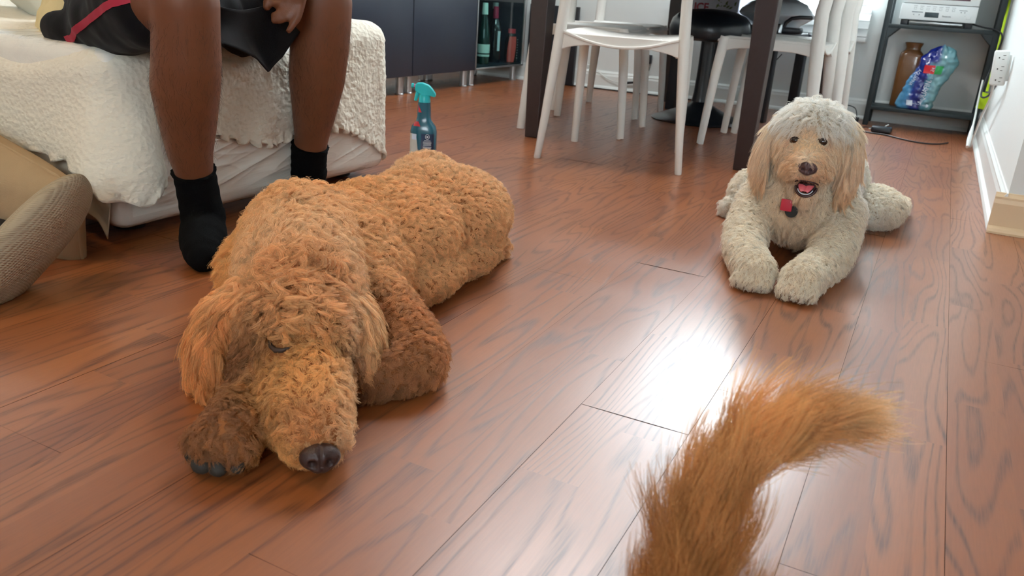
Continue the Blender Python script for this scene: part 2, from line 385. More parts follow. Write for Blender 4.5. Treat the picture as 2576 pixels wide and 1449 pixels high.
# ------------------------------------------------------------------ dining table
ESP = mat('espresso_wood', srgb(48, 34, 34), .38, var=.25, scale=60, bump=.1, bscale=300)
BLACKW = mat('black_brown_foil', srgb(38, 44, 56), .42, var=.12, scale=90)
T = thing('dining_table', 'dark espresso dining table with square tapered legs and white chairs around it', 'table', (-1.02, 3.95, 0))
TA, TB, TC_, TD = Vector((-1.455, 3.07, 0)), Vector((-.578, 3.03, 0)), Vector((-1.453, 4.90, 0)), Vector((-.56, 4.86, 0))
for p in (TA, TB, TC_, TD):
    l = MB(); sx = 1 if p.x > -1 else -1; sy = 1 if p.y > 4 else -1
    w0, w1 = .028, .039
    vs = [(p.x+a*w0*1, p.y+b*w0, 0) for a, b in ((-1, -1), (1, -1), (1, 1), (-1, 1))]
    vs += [(p.x+a*w1, p.y+b*w1, .66) for a, b in ((-1, -1), (1, -1), (1, 1), (-1, 1))]
    l.add(vs, [(3, 2, 1, 0), (4, 5, 6, 7), (0, 1, 5, 4), (1, 2, 6, 5), (2, 3, 7, 6), (3, 0, 4, 7)])
    make('leg', l, ESP, T, smooth=False, mods=[('BEVEL', dict(width=.003, segments=2))])
a_ = MB()
a_.box((-1.45, 3.06, .64), (-.56, 3.09, .725)); a_.box((-1.45, 4.85, .64), (-.56, 4.88, .725)); a_.box((-1.475, 3.06, .64), (-1.445, 4.88, .725)); a_.box((-.585, 3.06, .64), (-.555, 4.88, .725))
make('apron', a_, ESP, T, smooth=False)
make('tabletop', MB().box((-1.53, 2.99, .725), (-.50, 4.94, .755), .004), ESP, T)

# ------------------------------------------------------------------ white plastic chairs
PLW = mat('white_polypropylene', srgb(226, 224, 219), .42, var=.015, scale=40, bump=.06, bscale=900)
def seat_pt(u, v):
    """u across -1..1, v 0 rear .. 1 front -> top surface of the seat"""
    w = .212-.01*v
    x = u*w*(1 if v > .1 else (1-.06*(1-v/.1)))
    y = -.205+.42*v
    z = .452 - .030*(1-u*u)*math.exp(-((v-.0)/.55)**2) - .012*(1-u*u) + .004*v
    z -= .018*max(0, (v-.88)/.12)**2
    z -= .004*max(0, abs(u)-.85)/.15
    return Vector((x, y, z))
def chair():
    r = thing('dining_chair', 'x', 'chair')
    s = MB(); nu, nv = 21, 19; th = .010
    tp = [seat_pt(-1+2*i/(nu-1), j/(nv-1)) for j in range(nv) for i in range(nu)]
    bt = [p-Vector((0, 0, th)) for p in tp]; fs = []
    for j in range(nv-1):
        for i in range(nu-1):
            a = j*nu+i; fs.append((a, a+1, a+nu+1, a+nu)); b2 = a+nu*nv; fs.append((b2+nu, b2+nu+1, b2+1, b2))
    rim = [i for i in range(nu)]+[j*nu+nu-1 for j in range(1, nv)]+[(nv-1)*nu+i for i in range(nu-2, -1, -1)]+[j*nu for j in range(nv-2, 0, -1)]
    for k in range(len(rim)):
        a, b2 = rim[k], rim[(k+1) % len(rim)]; fs.append((a, a+nu*nv, b2+nu*nv, b2))
    s.add(tp+bt, fs)
    make('seat', s, PLW, r, mods=[('BEVEL', dict(width=.003, segments=2, limit_method='ANGLE'))])
    fr = MB()   # arched rails under the seat joining the legs
    def rail(a, b, sag, h=.034, w=.011):
        a = Vector(a); b = Vector(b); vs = []; n = 14; d = (b-a).normalized(); sd = Vector((-d.y, d.x, 0))
        for i in range(n+1):
            t = i/n; p = a.lerp(b, t); e = (2*t-1)**4
            topz = p.z; bot = p.z-h-.022*e+.0*sag
            for q in (-1, 1): vs.append((p.x+sd.x*w*q, p.y+sd.y*w*q, topz)); 
            for q in (1, -1): vs.append((p.x+sd.x*w*q, p.y+sd.y*w*q, bot))
        fs = []
        for i in range(n):
            for k in range(4): fs.append((4*i+k, 4*i+(k+1) % 4, 4*i+4+(k+1) % 4, 4*i+4+k))
        fs += [(3, 2, 1, 0), (4*n, 4*n+1, 4*n+2, 4*n+3)]
        fr.add(vs, fs)
    rail((-.205, -.185, .440), (.205, -.185, .440), 0); rail((-.195, .185, .442), (.195, .185, .442), 0)
    rail((-.203, -.19, .440), (-.197, .19, .442), 0); rail((.203, -.19, .440), (.197, .19, .442), 0)
    for sx in (-1, 1): fr.box((sx*.13-.008, -.12, .405), (sx*.13+.008, -.10, .44), .003)
    make('seat_frame', fr, PLW, r, mods=[('BEVEL', dict(width=.003, segments=2, limit_method='ANGLE'))])
    for sx in (-1, 1):
        l = MB(); l.tube([(sx*.2125, .225, 0), (sx*.2125, .224, .002), (sx*.209, .215, .14), (sx*.204, .203, .30), (sx*.199, .19, .42), (sx*.197, .185, .446)], [.0145, .0155, .0175, .0195, .021, .020], 14, flat=(1, .92))
        make('leg', l, PLW, r)
        l = MB(); l.tube([(sx*.255, -.218, 0), (sx*.255, -.218, .002), (sx*.243, -.210, .12), (sx*.228, -.197, .28), (sx*.214, -.183, .44), (sx*.206, -.176, .56), (sx*.203, -.188, .66), (sx*.200, -.208, .76), (sx*.198, -.224, .81), (sx*.197, -.23, .825)],
                         [.0145, .0155, .018, .0215, .0245, .0235, .022, .020, .016, .006], 16, flat=(.78, 1.12), up=(1, 0, 0))
        make('leg', l, PLW, r)
    b = MB()
    def bp(u, v):
        z = .655+.15*v; yy = -.176-.34*(z-.64)-.028*(1-u*u)
        return Vector((u*.2, yy, z))
    nu, nv = 17, 7; A = [bp(-1+2*i/(nu-1), j/(nv-1)) for j in range(nv) for i in range(nu)]; B = [p+Vector((0, -.009, 0)) for p in A]; fs = []
    for j in range(nv-1):
        for i in range(nu-1):
            a = j*nu+i; fs.append((a, a+1, a+nu+1, a+nu)); b2 = a+nu*nv; fs.append((b2+nu, b2+nu+1, b2+1, b2))
    rim = [i for i in range(nu)]+[j*nu+nu-1 for j in range(1, nv)]+[(nv-1)*nu+i for i in range(nu-2, -1, -1)]+[j*nu for j in range(nv-2, 0, -1)]
    for k in range(len(rim)):
        a, b2 = rim[k], rim[(k+1) % len(rim)]; fs.append((a, a+nu*nv, b2+nu*nv, b2))
    b.add(A+B, fs); make('backrest', b, PLW, r, mods=[('BEVEL', dict(width=.003, segments=2, limit_method='ANGLE'))])
    return r
ch0 = chair()
# feet read on the floor: centre, heading (0 = facing +Y)
CH_ = [(-1.033, 2.926, math.radians(11), 'white plastic chair nearest the camera, at the end of the dark table'),
       (-1.405, 3.50, math.radians(-84), 'white plastic chair between the cabinets and the table, nearer of the two there'),
       (-1.545, 4.17, math.radians(-90), 'white plastic chair between the cabinets and the table, closest to the back wall'),
       (-.635, 3.70, math.radians(90), 'white plastic chair right behind the cream dog, its back towards the metal shelf'),
       (-.60, 4.16, math.radians(92), 'white plastic chair mostly hidden behind the one beside the cream dog')]
for i, (x, y, rz, lb) in enumerate(CH_):
    c = ch0 if i == 0 else copy_tree(ch0)
    c.location = (x, y, 0); c.rotation_euler = (0, 0, rz); tag(c, lb, 'chair', 'white chairs around the dining table')

# ------------------------------------------------------------------ low black side table with the things on it
BLK = mat('black_lacquer', srgb(26, 30, 38), .4, var=.15, scale=50)
LT = thing('side_table', 'low black side table with square legs standing against the back wall', 'table', (-1.02, 4.75, 0))
Ml = Matrix.Translation((-1.02, 4.76, 0)) @ Matrix.Rotation(math.radians(-9), 4, 'Z')
make('tabletop', MB().box((-.29, -.275, .40), (.29, .275, .45), .002, M=Ml), BLK, LT)
for sx in (-1, 1):
    for sy in (-1, 1):
        make('leg', MB().box((sx*.262-.025, sy*.247-.025, 0), (sx*.262+.025, sy*.247+.025, .401), .002, M=Ml), BLK, LT)
# box with printed letters
BXM = mat('printed_carton', srgb(196, 196, 206), .55, var=.12, scale=35)
RED_T = mat('print_dark_red', srgb(150, 40, 60), .5)
t = thing('carton_box', 'grey printed carton with dark red letters on the low black table', 'box', (-1.2, 4.86, .45))
make('carton', MB().box((-1.34, 4.80, .451), (-1.075, 4.93, .68), .003), BXM, t)
text('lettering', 'ICE', .058, frame((-1.285, 4.798, .552), (1, 0, 0), (0, 0, 1)), RED_T, t, bold=.0018)
lf = MB()
for k in range(26):
    cx = -1.17+rnd.uniform(-.03, .075); cz = .54+rnd.uniform(-.04, .09); a = rnd.uniform(0, 3); w = rnd.uniform(.006, .016)
    lf.add([(cx+w*math.cos(a), 4.7988, cz+w*math.sin(a)), (cx-w*.4*math.sin(a), 4.7988, cz+w*.4*math.cos(a)), (cx-w*math.cos(a), 4.7988, cz-w*math.sin(a)), (cx+w*.4*math.sin(a), 4.7988, cz-w*.4*math.cos(a))], [(0, 1, 2, 3)])
make('print', lf, mat('print_olive', srgb(110, 120, 70), .6, var=.4), t, smooth=False)
# domed appliance
DOME = mat('glossy_pale_grey', srgb(228, 236, 244), .2, var=.03, coat=.4)
t = thing('domed_appliance', 'pale glossy domed appliance with a curved black handle on the low black table', 'appliance', (-.86, 4.78, .45))
d = MB(); d.lathe([(.0, .452), (.10, .452), (.12, .47), (.125, .485), (.17, .515), (.20, .535), (.205, .545), (.195, .565), (.16, .598), (.10, .622), (.05, .632), (.0, .635)], (0, 0, 0), 40, Matrix.Translation((-.86, 4.80, 0)))
make('dome', d, DOME, t)
d = MB(); d.box((-.98, 4.62, .451), (-.70, 4.72, .482), .008); make('base', d, BLK, t)
d = MB(); d.tube([(-.78, 4.60, .482), (-.775, 4.60, .505), (-.75, 4.60, .527), (-.71, 4.61, .535), (-.66, 4.66, .536)], .010, 10); make('handle', d, BLK, t)
CHR = mat('brushed_chrome', srgb(200, 205, 210), .22, metal=1.0, var=.03)
make('knob', MB().lathe([(0, .452), (.016, .452), (.016, .492), (.013, .497), (0, .497)], (-.80, 4.58, 0), 20), CHR, t)

# ------------------------------------------------------------------ black pedestal stool
STB = mat('black_satin_metal', srgb(22, 30, 38), .33, var=.1, coat=.2)
t = thing('pedestal_stool', 'black round stool on one pole with a wide trumpet foot, under the table', 'stool', (-1.07, 4.22, 0))
c = (-1.07, 4.22, 0)
make('base', MB().lathe([(0, 0), (.235, 0), (.238, .004), (.232, .010), (.19, .026), (.13, .050), (.08, .074), (.05, .092), (.036, .105), (.0, .106)], c, 48), STB, t)
make('pole', MB().lathe([(0, .09), (.045, .09), (.038, .14), (.034, .25), (.034, .40), (0, .40)], c, 28), STB, t)
make('seat', MB().lathe([(0, .395), (.15, .397), (.195, .41), (.20, .425), (.20, .46), (.19, .495), (.165, .52), (.12, .538), (.06, .546), (0, .548)], c, 48), STB, t)

# ------------------------------------------------------------------ cabinets along the left wall
CABX = -2.54
ALU = mat('aluminium', srgb(196, 200, 202), .3, metal=.9, var=.03)
CGL = bpy.data.materials.new('cabinet_glass'); CGL.use_nodes = True; clear_glass(CGL, (.80, .93, .92, 1), 1.6, .05)
def cabinet(y0, y1, label, glass=False):
    t = thing('cabinet', label, 'cabinet', (CABX-.2, (y0+y1)/2, 0), 'low cabinets along the left wall')
    z0, z1 = .10, .74; m_ = MB(); th = .018
    m_.box((CABX-.40, y0+.001, z0), (CABX-.02, y0+th, z1), .001); m_.box((CABX-.40, y1-th, z0), (CABX-.02, y1-.001, z1), .001)
    m_.box((CABX-.40, y0+th, z0), (CABX-.02, y1-th, z0+th)); m_.box((CABX-.40, y0+th, z1-th), (CABX-.02, y1-th, z1)); m_.box((CABX-.40, y0+th, z0+th), (CABX-.395, y1-th, z1-th))
    make('body', m_, BLACKW, t, smooth=False)
    if not glass:
        make('door', MB().box((CABX-.018, y0+.0015, z0), (CABX, y1-.0015, z1), .0012), BLACKW, t)
    else:
        f = MB()
        for a, b in (((y0+.002, z0), (y0+.012, z1)), ((y1-.012, z0), (y1-.002, z1)), ((y0+.002, z0), (y1-.002, z0+.010)), ((y0+.002, z1-.010), (y1-.002, z1))):
            f.box((CABX-.018, a[0], a[1]), (CABX, b[0], b[1]), .001)
        d = make('door', f, ALU, t); make('glass_pane', MB().box((CABX-.012, y0+.01, z0+.008), (CABX-.008, y1-.01, z1-.008)), CGL, d, smooth=False, off=parent_loc(d))
    for yy in (y0+.04, y1-.04):
        for x in (CABX-.055, CABX-.36):
            make('leg', MB().lathe([(0, 0), (.024, 0), (.025, .004), (.021, .008), (.021, .10), (0, .10)], (x, yy, 0), 24), ALU, t)
    return t
cabinet(2.585, 3.175, 'black cabinet with a plain door behind the seated person')
cabinet(3.18, 3.77, 'black cabinet with a plain door, left of the middle one')
cabinet(3.775, 4.45, 'black cabinet with a plain door, next to the glass one')
cabinet(4.455, 5.11, 'black cabinet with a glass door framed in aluminium showing bottles', True)
t = top('cabinet_worktop', MB().box((CABX-.41, 2.58, .7405), (CABX+.005, 5.115, .756), .001), BLACKW, 'long black top panel lying across the row of black cabinets', 'cabinet top')
# dark framed panel leaning beside the cabinets
t = thing('framed_board', 'black board with a thin white edge leaning in the corner past the glass cabinet', 'board', (-2.40, 5.14, 0))
make('board', MB().box((-2.52, 5.118, .003), (-2.17, 5.15, .50), .002), BLK, t)
make('edge_strip', MB().box((-2.452, 5.108, .003), (-2.438, 5.120, .502), .001), TRIM, t)
# bottles in the glass cabinet
def bottle(name, label, x, y, prof, m, extra, sc=1.0, group='bottles in the glass cabinet'):
    z0 = .1195; t = thing(name, label, 'bottle', (x, y, z0), group)
    make('glass_body', MB().lathe([(r*sc, z*sc+z0) for r, z in prof], (x, y, 0), 28), m, t)
    for nm, pr, mm in extra:
        make(nm, MB().lathe([(r*sc, z*sc+z0) for r, z in pr], (x, y, 0), 28), mm, t)
    return t
WINEP = [(0, 0), (.036, 0), (.038, .006), (.038, .18), (.036, .205), (.024, .232), (.016, .25), (.0145, .30), (.0145, .315), (0, .315)]
SLIMP = [(0, 0), (.036, 0), (.037, .006), (.037, .13), (.033, .19), (.022, .25), (.0155, .29), (.0145, .35), (0, .35)]
GGR = mat('green_bottle_glass', srgb(22, 52, 46), .08, var=.05, coat=.6); GDK = mat('dark_bottle_glass', srgb(22, 26, 32), .08, var=.05, coat=.6)
LBL = mat('paper_label', srgb(206, 226, 214), .6, var=.05, scale=80); CAPR = mat('crimson_foil', srgb(170, 40, 74), .35, var=.1); CAPG = mat('grey_cap', srgb(170, 180, 176), .4); LBW = mat('white_label', srgb(220, 226, 230), .6)
bottle('wine_bottle', 'tall green bottle with pale labels at the near side of the glass cabinet', CABX-.09, 4.705, SLIMP, GGR,
       [('label', [(.0372, .065), (.0378, .065), (.0378, .115), (.0372, .115)], LBL), ('lower_label', [(.0372, .045), (.0378, .045), (.0378, .056), (.0372, .056)], LBL), ('neck_label', [(.0146, .285), (.0185, .285), (.016, .348), (.0146, .35)], LBL)], 1.06)
bottle('wine_bottle', 'dark wine bottle with a crimson neck and a narrow white label, in the glass cabinet', CABX-.12, 4.905, WINEP, GDK,
       [('foil', [(.0148, .250), (.0165, .250), (.0155, .316), (0, .317)], CAPR), ], 1.11)
bottle('wine_bottle', 'dark bottle with a grey cap behind the crimson-necked one in the glass cabinet', CABX-.19, 5.025, WINEP, GDK,
       [('cap', [(.0148, .285), (.0165, .285), (.0165, .318), (0, .318)], CAPG)], 1.17)
t_ = [o for o in COL.objects if o.name == 'wine_bottle.001'][0]
make('label', MB().grid(lambda u, v: (CABX-.12+.0428*math.cos(-.62+.52*u), 4.905+.0428*math.sin(-.62+.52*u), .1195+.075+.125*v), 8, 3), LBW, t_)
CLP = bpy.data.materials.new('clear_plastic'); CLP.use_nodes = True; clear_glass(CLP, (.86, .88, .86, 1), 2.2, .1)
JP = [(0, 0), (.040, 0), (.043, .008), (.043, .13), (.040, .15), (.026, .172), (.021, .182), (.021, .195), (0, .195)]
REDL = mat('salmon_red_label', srgb(222, 84, 76), .5, var=.04); REDC = mat('red_cap', srgb(214, 66, 78), .4)
t = bottle('plastic_bottle', 'clear plastic bottle with a salmon-red label and red cap in the glass cabinet', CABX-.062, 5.035, JP, CLP, [('cap', [(.0215, .187), (.025, .187), (.025, .215), (0, .215)], REDC)])
def lab(u, v):
    a = math.radians(-95+78*u+16*(v-.5)); r = .0442; w = 1
    return (CABX-.062+r*math.cos(a), 5.035+r*math.sin(a), .1195+.0+.165*v+.003)
make('label', MB().grid(lambda u, v: lab(.12*abs(2*v-1)**2+u*(1-.24*abs(2*v-1)**2), v), 14, 10), REDL, t)
mk = MB()
for k in range(8):
    z = .1195+.03+.017*k; mk.tube([(CABX-.062+.0437*math.cos(a), 5.035+.0437*math.sin(a), z) for a in (.05, .25, .45, .6)], .0012, 6)
make('measure_marks', mk, LBW, t)

# ------------------------------------------------------------------ metal shelf with its load
SHM = mat('dark_steel', srgb(34, 46, 50), .45, var=.12, scale=60)
SX0, SX1, SY0, SY1 = -.318, .205, 4.945, 5.15
t = thing('shelf_rack', 'dark metal shelf rack standing in the corner between the back and right walls', 'shelf', ((SX0+SX1)/2, (SY0+SY1)/2, 0))
for x in (SX0, SX1):
    for y in (SY0, SY1):
        make('post', MB().box((x-.0135, y-.0135, 0), (x+.0135, y+.0135, 1.25), .002), SHM, t)
for z in (.105, .535, .88, 1.22):
    make('shelf_board', MB().box((SX0-.012, SY0-.012, z-.02), (SX1+.012, SY1+.012, z), .002), SHM, t)
for z in (.515, .86):
    for x, q in ((SX0+.0135, 1), (SX1-.0135, -1)):
        for y in (SY0-.012, SY1+.010):
            g = MB().add([(x, y, z), (x+q*.055, y, z), (x, y, z-.055), (x, y+.003, z), (x+q*.055, y+.003, z), (x, y+.003, z-.055)], [(0, 1, 2), (5, 4, 3), (0, 3, 4, 1), (1, 4, 5, 2), (2, 5, 3, 0)])
            make('corner_gusset', g, SHM, t, smooth=False)
# toaster oven
OVW = mat('appliance_white', srgb(226, 234, 236), .35, var=.01); OVG = mat('oven_window_dark', srgb(92, 60, 74), .1, coat=.5); GRT = mat('panel_print_grey', srgb(120, 132, 140), .5); LCD = mat('display_dark', srgb(50, 66, 72), .3)
t = thing('toaster_oven', 'white toaster oven with a small display on the middle board of the metal shelf', 'toaster oven', (-.09, 5.03, .535))
OX0, OX1, OY = -.262, .098, 4.965
make('body', MB().box((OX0+.004, OY+.012, .562), (OX1-.004, 5.17, .80), .008), OVW, t)
make('control_panel', MB().box((OX0, OY, .563), (OX1, OY+.014, .642), .003), OVW, t)
d = make('door', MB().box((OX0, OY-.002, .645), (OX1, OY+.014, .795), .004), OVW, t)
make('door_window', MB().box((OX0+.045, OY-.004, .668), (OX1-.045, OY, .775), .002), OVG, d, off=parent_loc(d))
make('door_handle', MB().tube([(OX0+.06, OY-.02, .785), (OX1-.06, OY-.02, .785)], .006, 10), OVW, d, off=parent_loc(d))
for x in (OX0+.01, OX1-.045):
    for y in (OY+.01, OY+.14): make('foot', MB().box((x, y, .535), (x+.035, y+.04, .563), .002), BLK, t)
make('crumb_tray', MB().box((OX0+.05, OY+.02, .546), (OX1-.055, OY+.19, .556), .001), ALU, t)
make('display', MB().box((OX0+.118, OY-.0012, .579), (OX0+.184, OY+.001, .604), .0005), LCD, t)
p = MB()
p.box((OX0+.055, OY-.0012, .600), (OX0+.108, OY+.001, .6045))
for k, x in enumerate((.062, .092, .122, .152, .182, .212, .242)):
    p.box((OX0+x, OY-.001, .6235), (OX0+x+.012, OY+.001, .6245)); p.box((OX0+x, OY-.001, .6145), (OX0+x+.012, OY+.001, .6155)); p.box((OX0+x-.003, OY-.001, .631), (OX0+x+.016, OY+.001, .6325))
    p.box((OX0+x, OY-.001, .6145), (OX0+x+.0008, OY+.001, .6245)); p.box((OX0+x+.0115, OY-.001, .6145), (OX0+x+.0122, OY+.001, .6245))
def tri(x, z, w, s): p.add([(x, OY-.0013, z), (x-s*w, OY-.0013, z+w*.6), (x-s*w, OY-.0013, z-w*.6)], [(0, 1, 2)])
tri(OX0+.062, .589, .006, -1); tri(OX0+.096, .589, .006, 1); tri(OX0+.281, .612, .006, -1); tri(OX0+.306, .612, .006, 1)
p.box((OX0+.275, OY-.001, .620), (OX0+.312, OY+.001, .6225)); p.box((OX0+.305, OY-.0012, .594), (OX0+.3068, OY+.001, .596))
make('panel_print', p, GRT, t, smooth=False)
make('start_button', MB().box((OX0+.313, OY-.003, .580), (OX0+.335, OY+.001, .601), .003), OVW, t)
text('brand_lettering', 'Panasonic', .0105, frame((OX0+.222, OY-.0008, .588), (1, 0, 0), (0, 0, 1)), GRT, t, bold=.0002)
# amber glass jar
AMB = mat('amber_glass', srgb(112, 74, 40), .2, var=.2, scale=20, coat=.5)
t = thing('amber_jar', 'square amber glass jar with a flared neck on the bottom board of the shelf', 'jar', (-.185, 5.07, .105))
jr = MB(); prof = [(.0, .106), (.052, .106), (.055, .112), (.055, .335), (.050, .352), (.036, .366), (.034, .376), (.041, .392), (.043, .398), (.039, .400), (.0, .396)]
vs = []; fs = []; n = 32
for r, z in prof:
    for k in range(n):
        a = 2*math.pi*k/n; q = 1/(abs(math.cos(a))**5+abs(math.sin(a))**5)**.2; rr = r*(q if z < .36 else 1+(q-1)*.3)
        vs.append((-.165+1.1*rr*math.cos(a), 5.102+.8*rr*math.sin(a), .106+(z-.106)*1.16))
for i in range(len(prof)-1):
    for k in range(n): fs.append((i*n+k, i*n+(k+1) % n, (i+1)*n+(k+1) % n, (i+1)*n+k))
jr.add(vs, fs); make('jar_glass', jr, AMB, t)
# plastic pack of water bottles wrap
def wrap_mat():
    m = bpy.data.materials.new('blue_printed_film'); m.use_nodes = True; nt = m.node_tree; N = nt.nodes; Lk = nt.links; b = N['Principled BSDF']
    tc = N.new('ShaderNodeTexCoord'); s = N.new('ShaderNodeSeparateXYZ'); Lk.new(tc.outputs['Object'], s.inputs[0])
    n1 = N.new('ShaderNodeTexNoise'); n1.inputs['Scale'].default_value = 22; n1.inputs['Detail'].default_value = 3; Lk.new(tc.outputs['Object'], n1.inputs['Vector'])
    ad = N.new('ShaderNodeMath'); ad.operation = 'MULTIPLY_ADD'; ad.inputs[1].default_value = .05; Lk.new(n1.outputs['Fac'], ad.inputs[0]); Lk.new(s.outputs[0], ad.inputs[2])
    r = N.new('ShaderNodeValToRGB'); r.color_ramp.elements[0].position = .0; r.color_ramp.elements[0].color = srgb(96, 160, 196)
    e = r.color_ramp.elements
    e[1].position = 1; e[1].color = srgb(108, 160, 170)
    for p_, c_ in ((.27, srgb(74, 138, 186)), (.36, srgb(24, 50, 138)), (.60, srgb(18, 34, 112)), (.66, srgb(80, 140, 165)), (.82, srgb(124, 172, 180))):
        q = e.new(p_); q.color = c_
    mr = N.new('ShaderNodeMapRange'); mr.inputs[1].default_value = -.085; mr.inputs[2].default_value = .125; Lk.new(ad.outputs[0], mr.inputs[0]); Lk.new(mr.outputs[0], r.inputs[0])
    # the upper third is printed solid blue
    rz = N.new('ShaderNodeMapRange'); rz.inputs[1].default_value = .235; rz.inputs[2].default_value = .26; Lk.new(s.outputs[2], rz.inputs[0])
    xm = N.new('ShaderNodeMapRange'); xm.inputs[1].default_value = .075; xm.inputs[2].default_value = .055; Lk.new(s.outputs[0], xm.inputs[0])
    mu = N.new('ShaderNodeMath'); mu.operation = 'MULTIPLY'; Lk.new(rz.outputs[0], mu.inputs[0]); Lk.new(xm.outputs[0], mu.inputs[1])
    mx = N.new('ShaderNodeMix'); mx.data_type = 'RGBA'; mx.inputs[7].default_value = srgb(24, 40, 130); Lk.new(mu.outputs[0], mx.inputs[0]); Lk.new(r.outputs[0], mx.inputs[6])
    Lk.new(mx.outputs[2], b.inputs['Base Color']); b.inputs['Roughness'].default_value = .18; b.inputs['Coat Weight'].default_value = .8
    return m
t = thing('bottle_pack', 'crumpled blue plastic pack of water bottles on the bottom board of the metal shelf', 'pack', (-.085, 5.01, .105))
def pk(u, v):
    a = 2*math.pi*u; z = .107+.335*v
    cx = -.098+.085*smoothstep(0, 1, v); hw = (.094-.010*math.sin(v*3.1)+.012*v)*(1 if v < .72 else (1-((v-.72)/.28)**2*.80)); hd = .044*(1 if v < .75 else (1-((v-.75)/.25)**2*.8))
    if v < .06: hw *= .86+.14*(v/.06)**.5; hd *= .8+.2*(v/.06)**.5
    e = 2.6; r = 1/(abs(math.cos(a))**e+abs(math.sin(a))**e)**(1/e)
    x = cx+hw*r*math.cos(a); y = 4.992+hd*r*math.sin(a)
    k = .010*nz3(x*26, z*22, y*20+3)+.006*nz3(x*60, z*50, 7); k2 = .35+.65*smoothstep(0, .08, v)
    return Vector((x+k*math.cos(a)*k2, y+k*math.sin(a)*1.2*k2, z+(.02*nz3(a, v*4, 2) if v > .9 else 0)))
pm = MB().grid(lambda u, v: pk(u, v), 96, 70, closed_u=True)
n_ = len(pm.v); pm.f.append(tuple(range(95, -1, -1))); pm.f.append(tuple(range(n_-96, n_)))
pm.mi += [0, 0]
pw = make('film', pm, wrap_mat(), t)
PW = mat('print_white', srgb(214, 226, 240), .4); PR = mat('print_red', srgb(214, 44, 54), .35); PG = mat('print_green', srgb(40, 160, 84), .35)
def onpack(px, pz):   # front surface of the pack
    best = None
    for q in range(48, 96):
        pass
    v = (pz-.107)/.335
    c = [pk(u/200, min(.99, max(0.01, v))) for u in range(100, 200)]
    return min(c, key=lambda q: abs(q.x-px)).y-.0015
def decal(name, pts, m):
    vs = [(x, onpack(x, z), z) for x, z in pts]; return make(name, MB().add(vs, [tuple(range(len(vs)))]), m, t, smooth=False)
def deca(name, x0, x1, z0, z1, m, sk=0.0):
    g = MB().grid(lambda u, v: (lambda X, Z: (X, onpack(X, Z), Z))(x0+(x1-x0)*u+sk*v, z0+(z1-z0)*v), 7, 5); return make(name, g, m, t)
deca('red_label', -.088, -.036, .300, .342, PR, .0); deca('green_label', -.037, -.002, .300, .342, PG, .006)
deca('barcode', -.135, -.105, .128, .155, PW, -.004)
text('lettering', '24', .022, frame((-.045, onpack(-.045, .32)-.004, .321), (.25, 0, 1), (-1, 0, .25)), PW, t)
text('brand_lettering', 'AQUAFINA', .040, frame((-.058, onpack(-.055, .21)-.008, .21), (.16, 0, 1), (-1, 0, .16)), PW, t, xs=.72)
text('brand_lettering', 'AQUAFINA', .026, frame((-.122, onpack(-.115, .285)-.006, .275), (-.38, 0, -.9), (.9, -.3, -.38)), PW, t, xs=.7)
text('small_lettering', '24 / 16.9 FL OZ', .010, frame((-.075, onpack(-.07, .14)-.004, .137), (1, 0, -.08), (.08, 0, 1)), PW, t)
# drop mark
d = MB().lathe([(.0, -.0005), (.0085, -.0005), (.0085, .0005), (0, .0005)], (0, 0, 0), 20, frame((0, 0, 0), (1, 0, 0), (0, 0, 1))); d.v = [(p[0]-.035+0, p[1]+onpack(-.035, .135)-.004, p[2]+.133) for p in d.v]; make('drop_mark', d, PW, t)
# ------------------------------------------------------------------ mattress wrapped in clear film, bed cover
BX, BY0, BY1, BZ0, BZ1 = -1.455, 1.09, 2.03, .028, .405
def film_mat():
    m = mat('film_wrapped_fabric', srgb(228, 224, 214), .3, var=.05, scale=5, coat=1.0); nt = m.node_tree; N = nt.nodes; Lk = nt.links; b = N['Principled BSDF']
    tc = N.new('ShaderNodeTexCoord'); mp = N.new('ShaderNodeMapping'); mp.inputs['Rotation'].default_value = (math.radians(14), 0, 0); mp.inputs['Scale'].default_value = (4, 3.2, 26)
    Lk.new(tc.outputs['Object'], mp.inputs[0]); n = N.new('ShaderNodeTexNoise'); n.inputs['Scale'].default_value = 1; n.inputs['Detail'].default_value = 6; n.inputs['Distortion'].default_value = 1.4; Lk.new(mp.outputs[0], n.inputs['Vector'])
    n2 = N.new('ShaderNodeTexVoronoi'); n2.inputs['Scale'].default_value = 16; n2.feature = 'SMOOTH_F1'; Lk.new(tc.outputs['Object'], n2.inputs['Vector'])
    ad = N.new('ShaderNodeMath'); ad.operation = 'MULTIPLY_ADD'; ad.inputs[1].default_value = .5; Lk.new(n2.outputs['Distance'], ad.inputs[0]); Lk.new(n.outputs['Fac'], ad.inputs[2])
    bp = N.new('ShaderNodeBump'); bp.inputs['Strength'].default_value = .6; bp.inputs['Distance'].default_value = .03; Lk.new(ad.outputs[0], bp.inputs['Height'])
    Lk.new(bp.outputs['Normal'], b.inputs['Coat Normal']); b.inputs['Coat Roughness'].default_value = .10
    return m
FILM = film_mat(); DARK = mat('dark_plastic', srgb(30, 32, 34), .4)
BED = thing('bed', 'low bed base wrapped in shiny clear plastic film under the white cover', 'bed', (-2.4, 1.56, 0))
m_ = MB().box((-3.45, BY0, BZ0), (BX, BY1, BZ1), .035, 5)
b_ = make('mattress', m_, FILM, BED)
def wrap(u, v):   # the film on the front face, pulled into slanting creases
    y = BY0+.03+(BY1-BY0-.06)*u; z = BZ0+.03+(BZ1-BZ0-.06)*v; s_ = y+.25*z; t_ = z-.26*(y-BY0)
    r1 = (1-abs(nz3(s_*2.4, t_*20, 3)))**5; r2 = (1-abs(nz3(s_*3.5+4, t_*36, 8)))**6; r3 = (1-abs(nz3(s_*9+4, t_*20+s_*8, 15)))**7
    e = min(1, min(u, 1-u)*12)*min(1, min(v, 1-v)*8)
    return (BX+.0006+e*(.0050*r1+.0022*r2+.0018*r3), y, z)
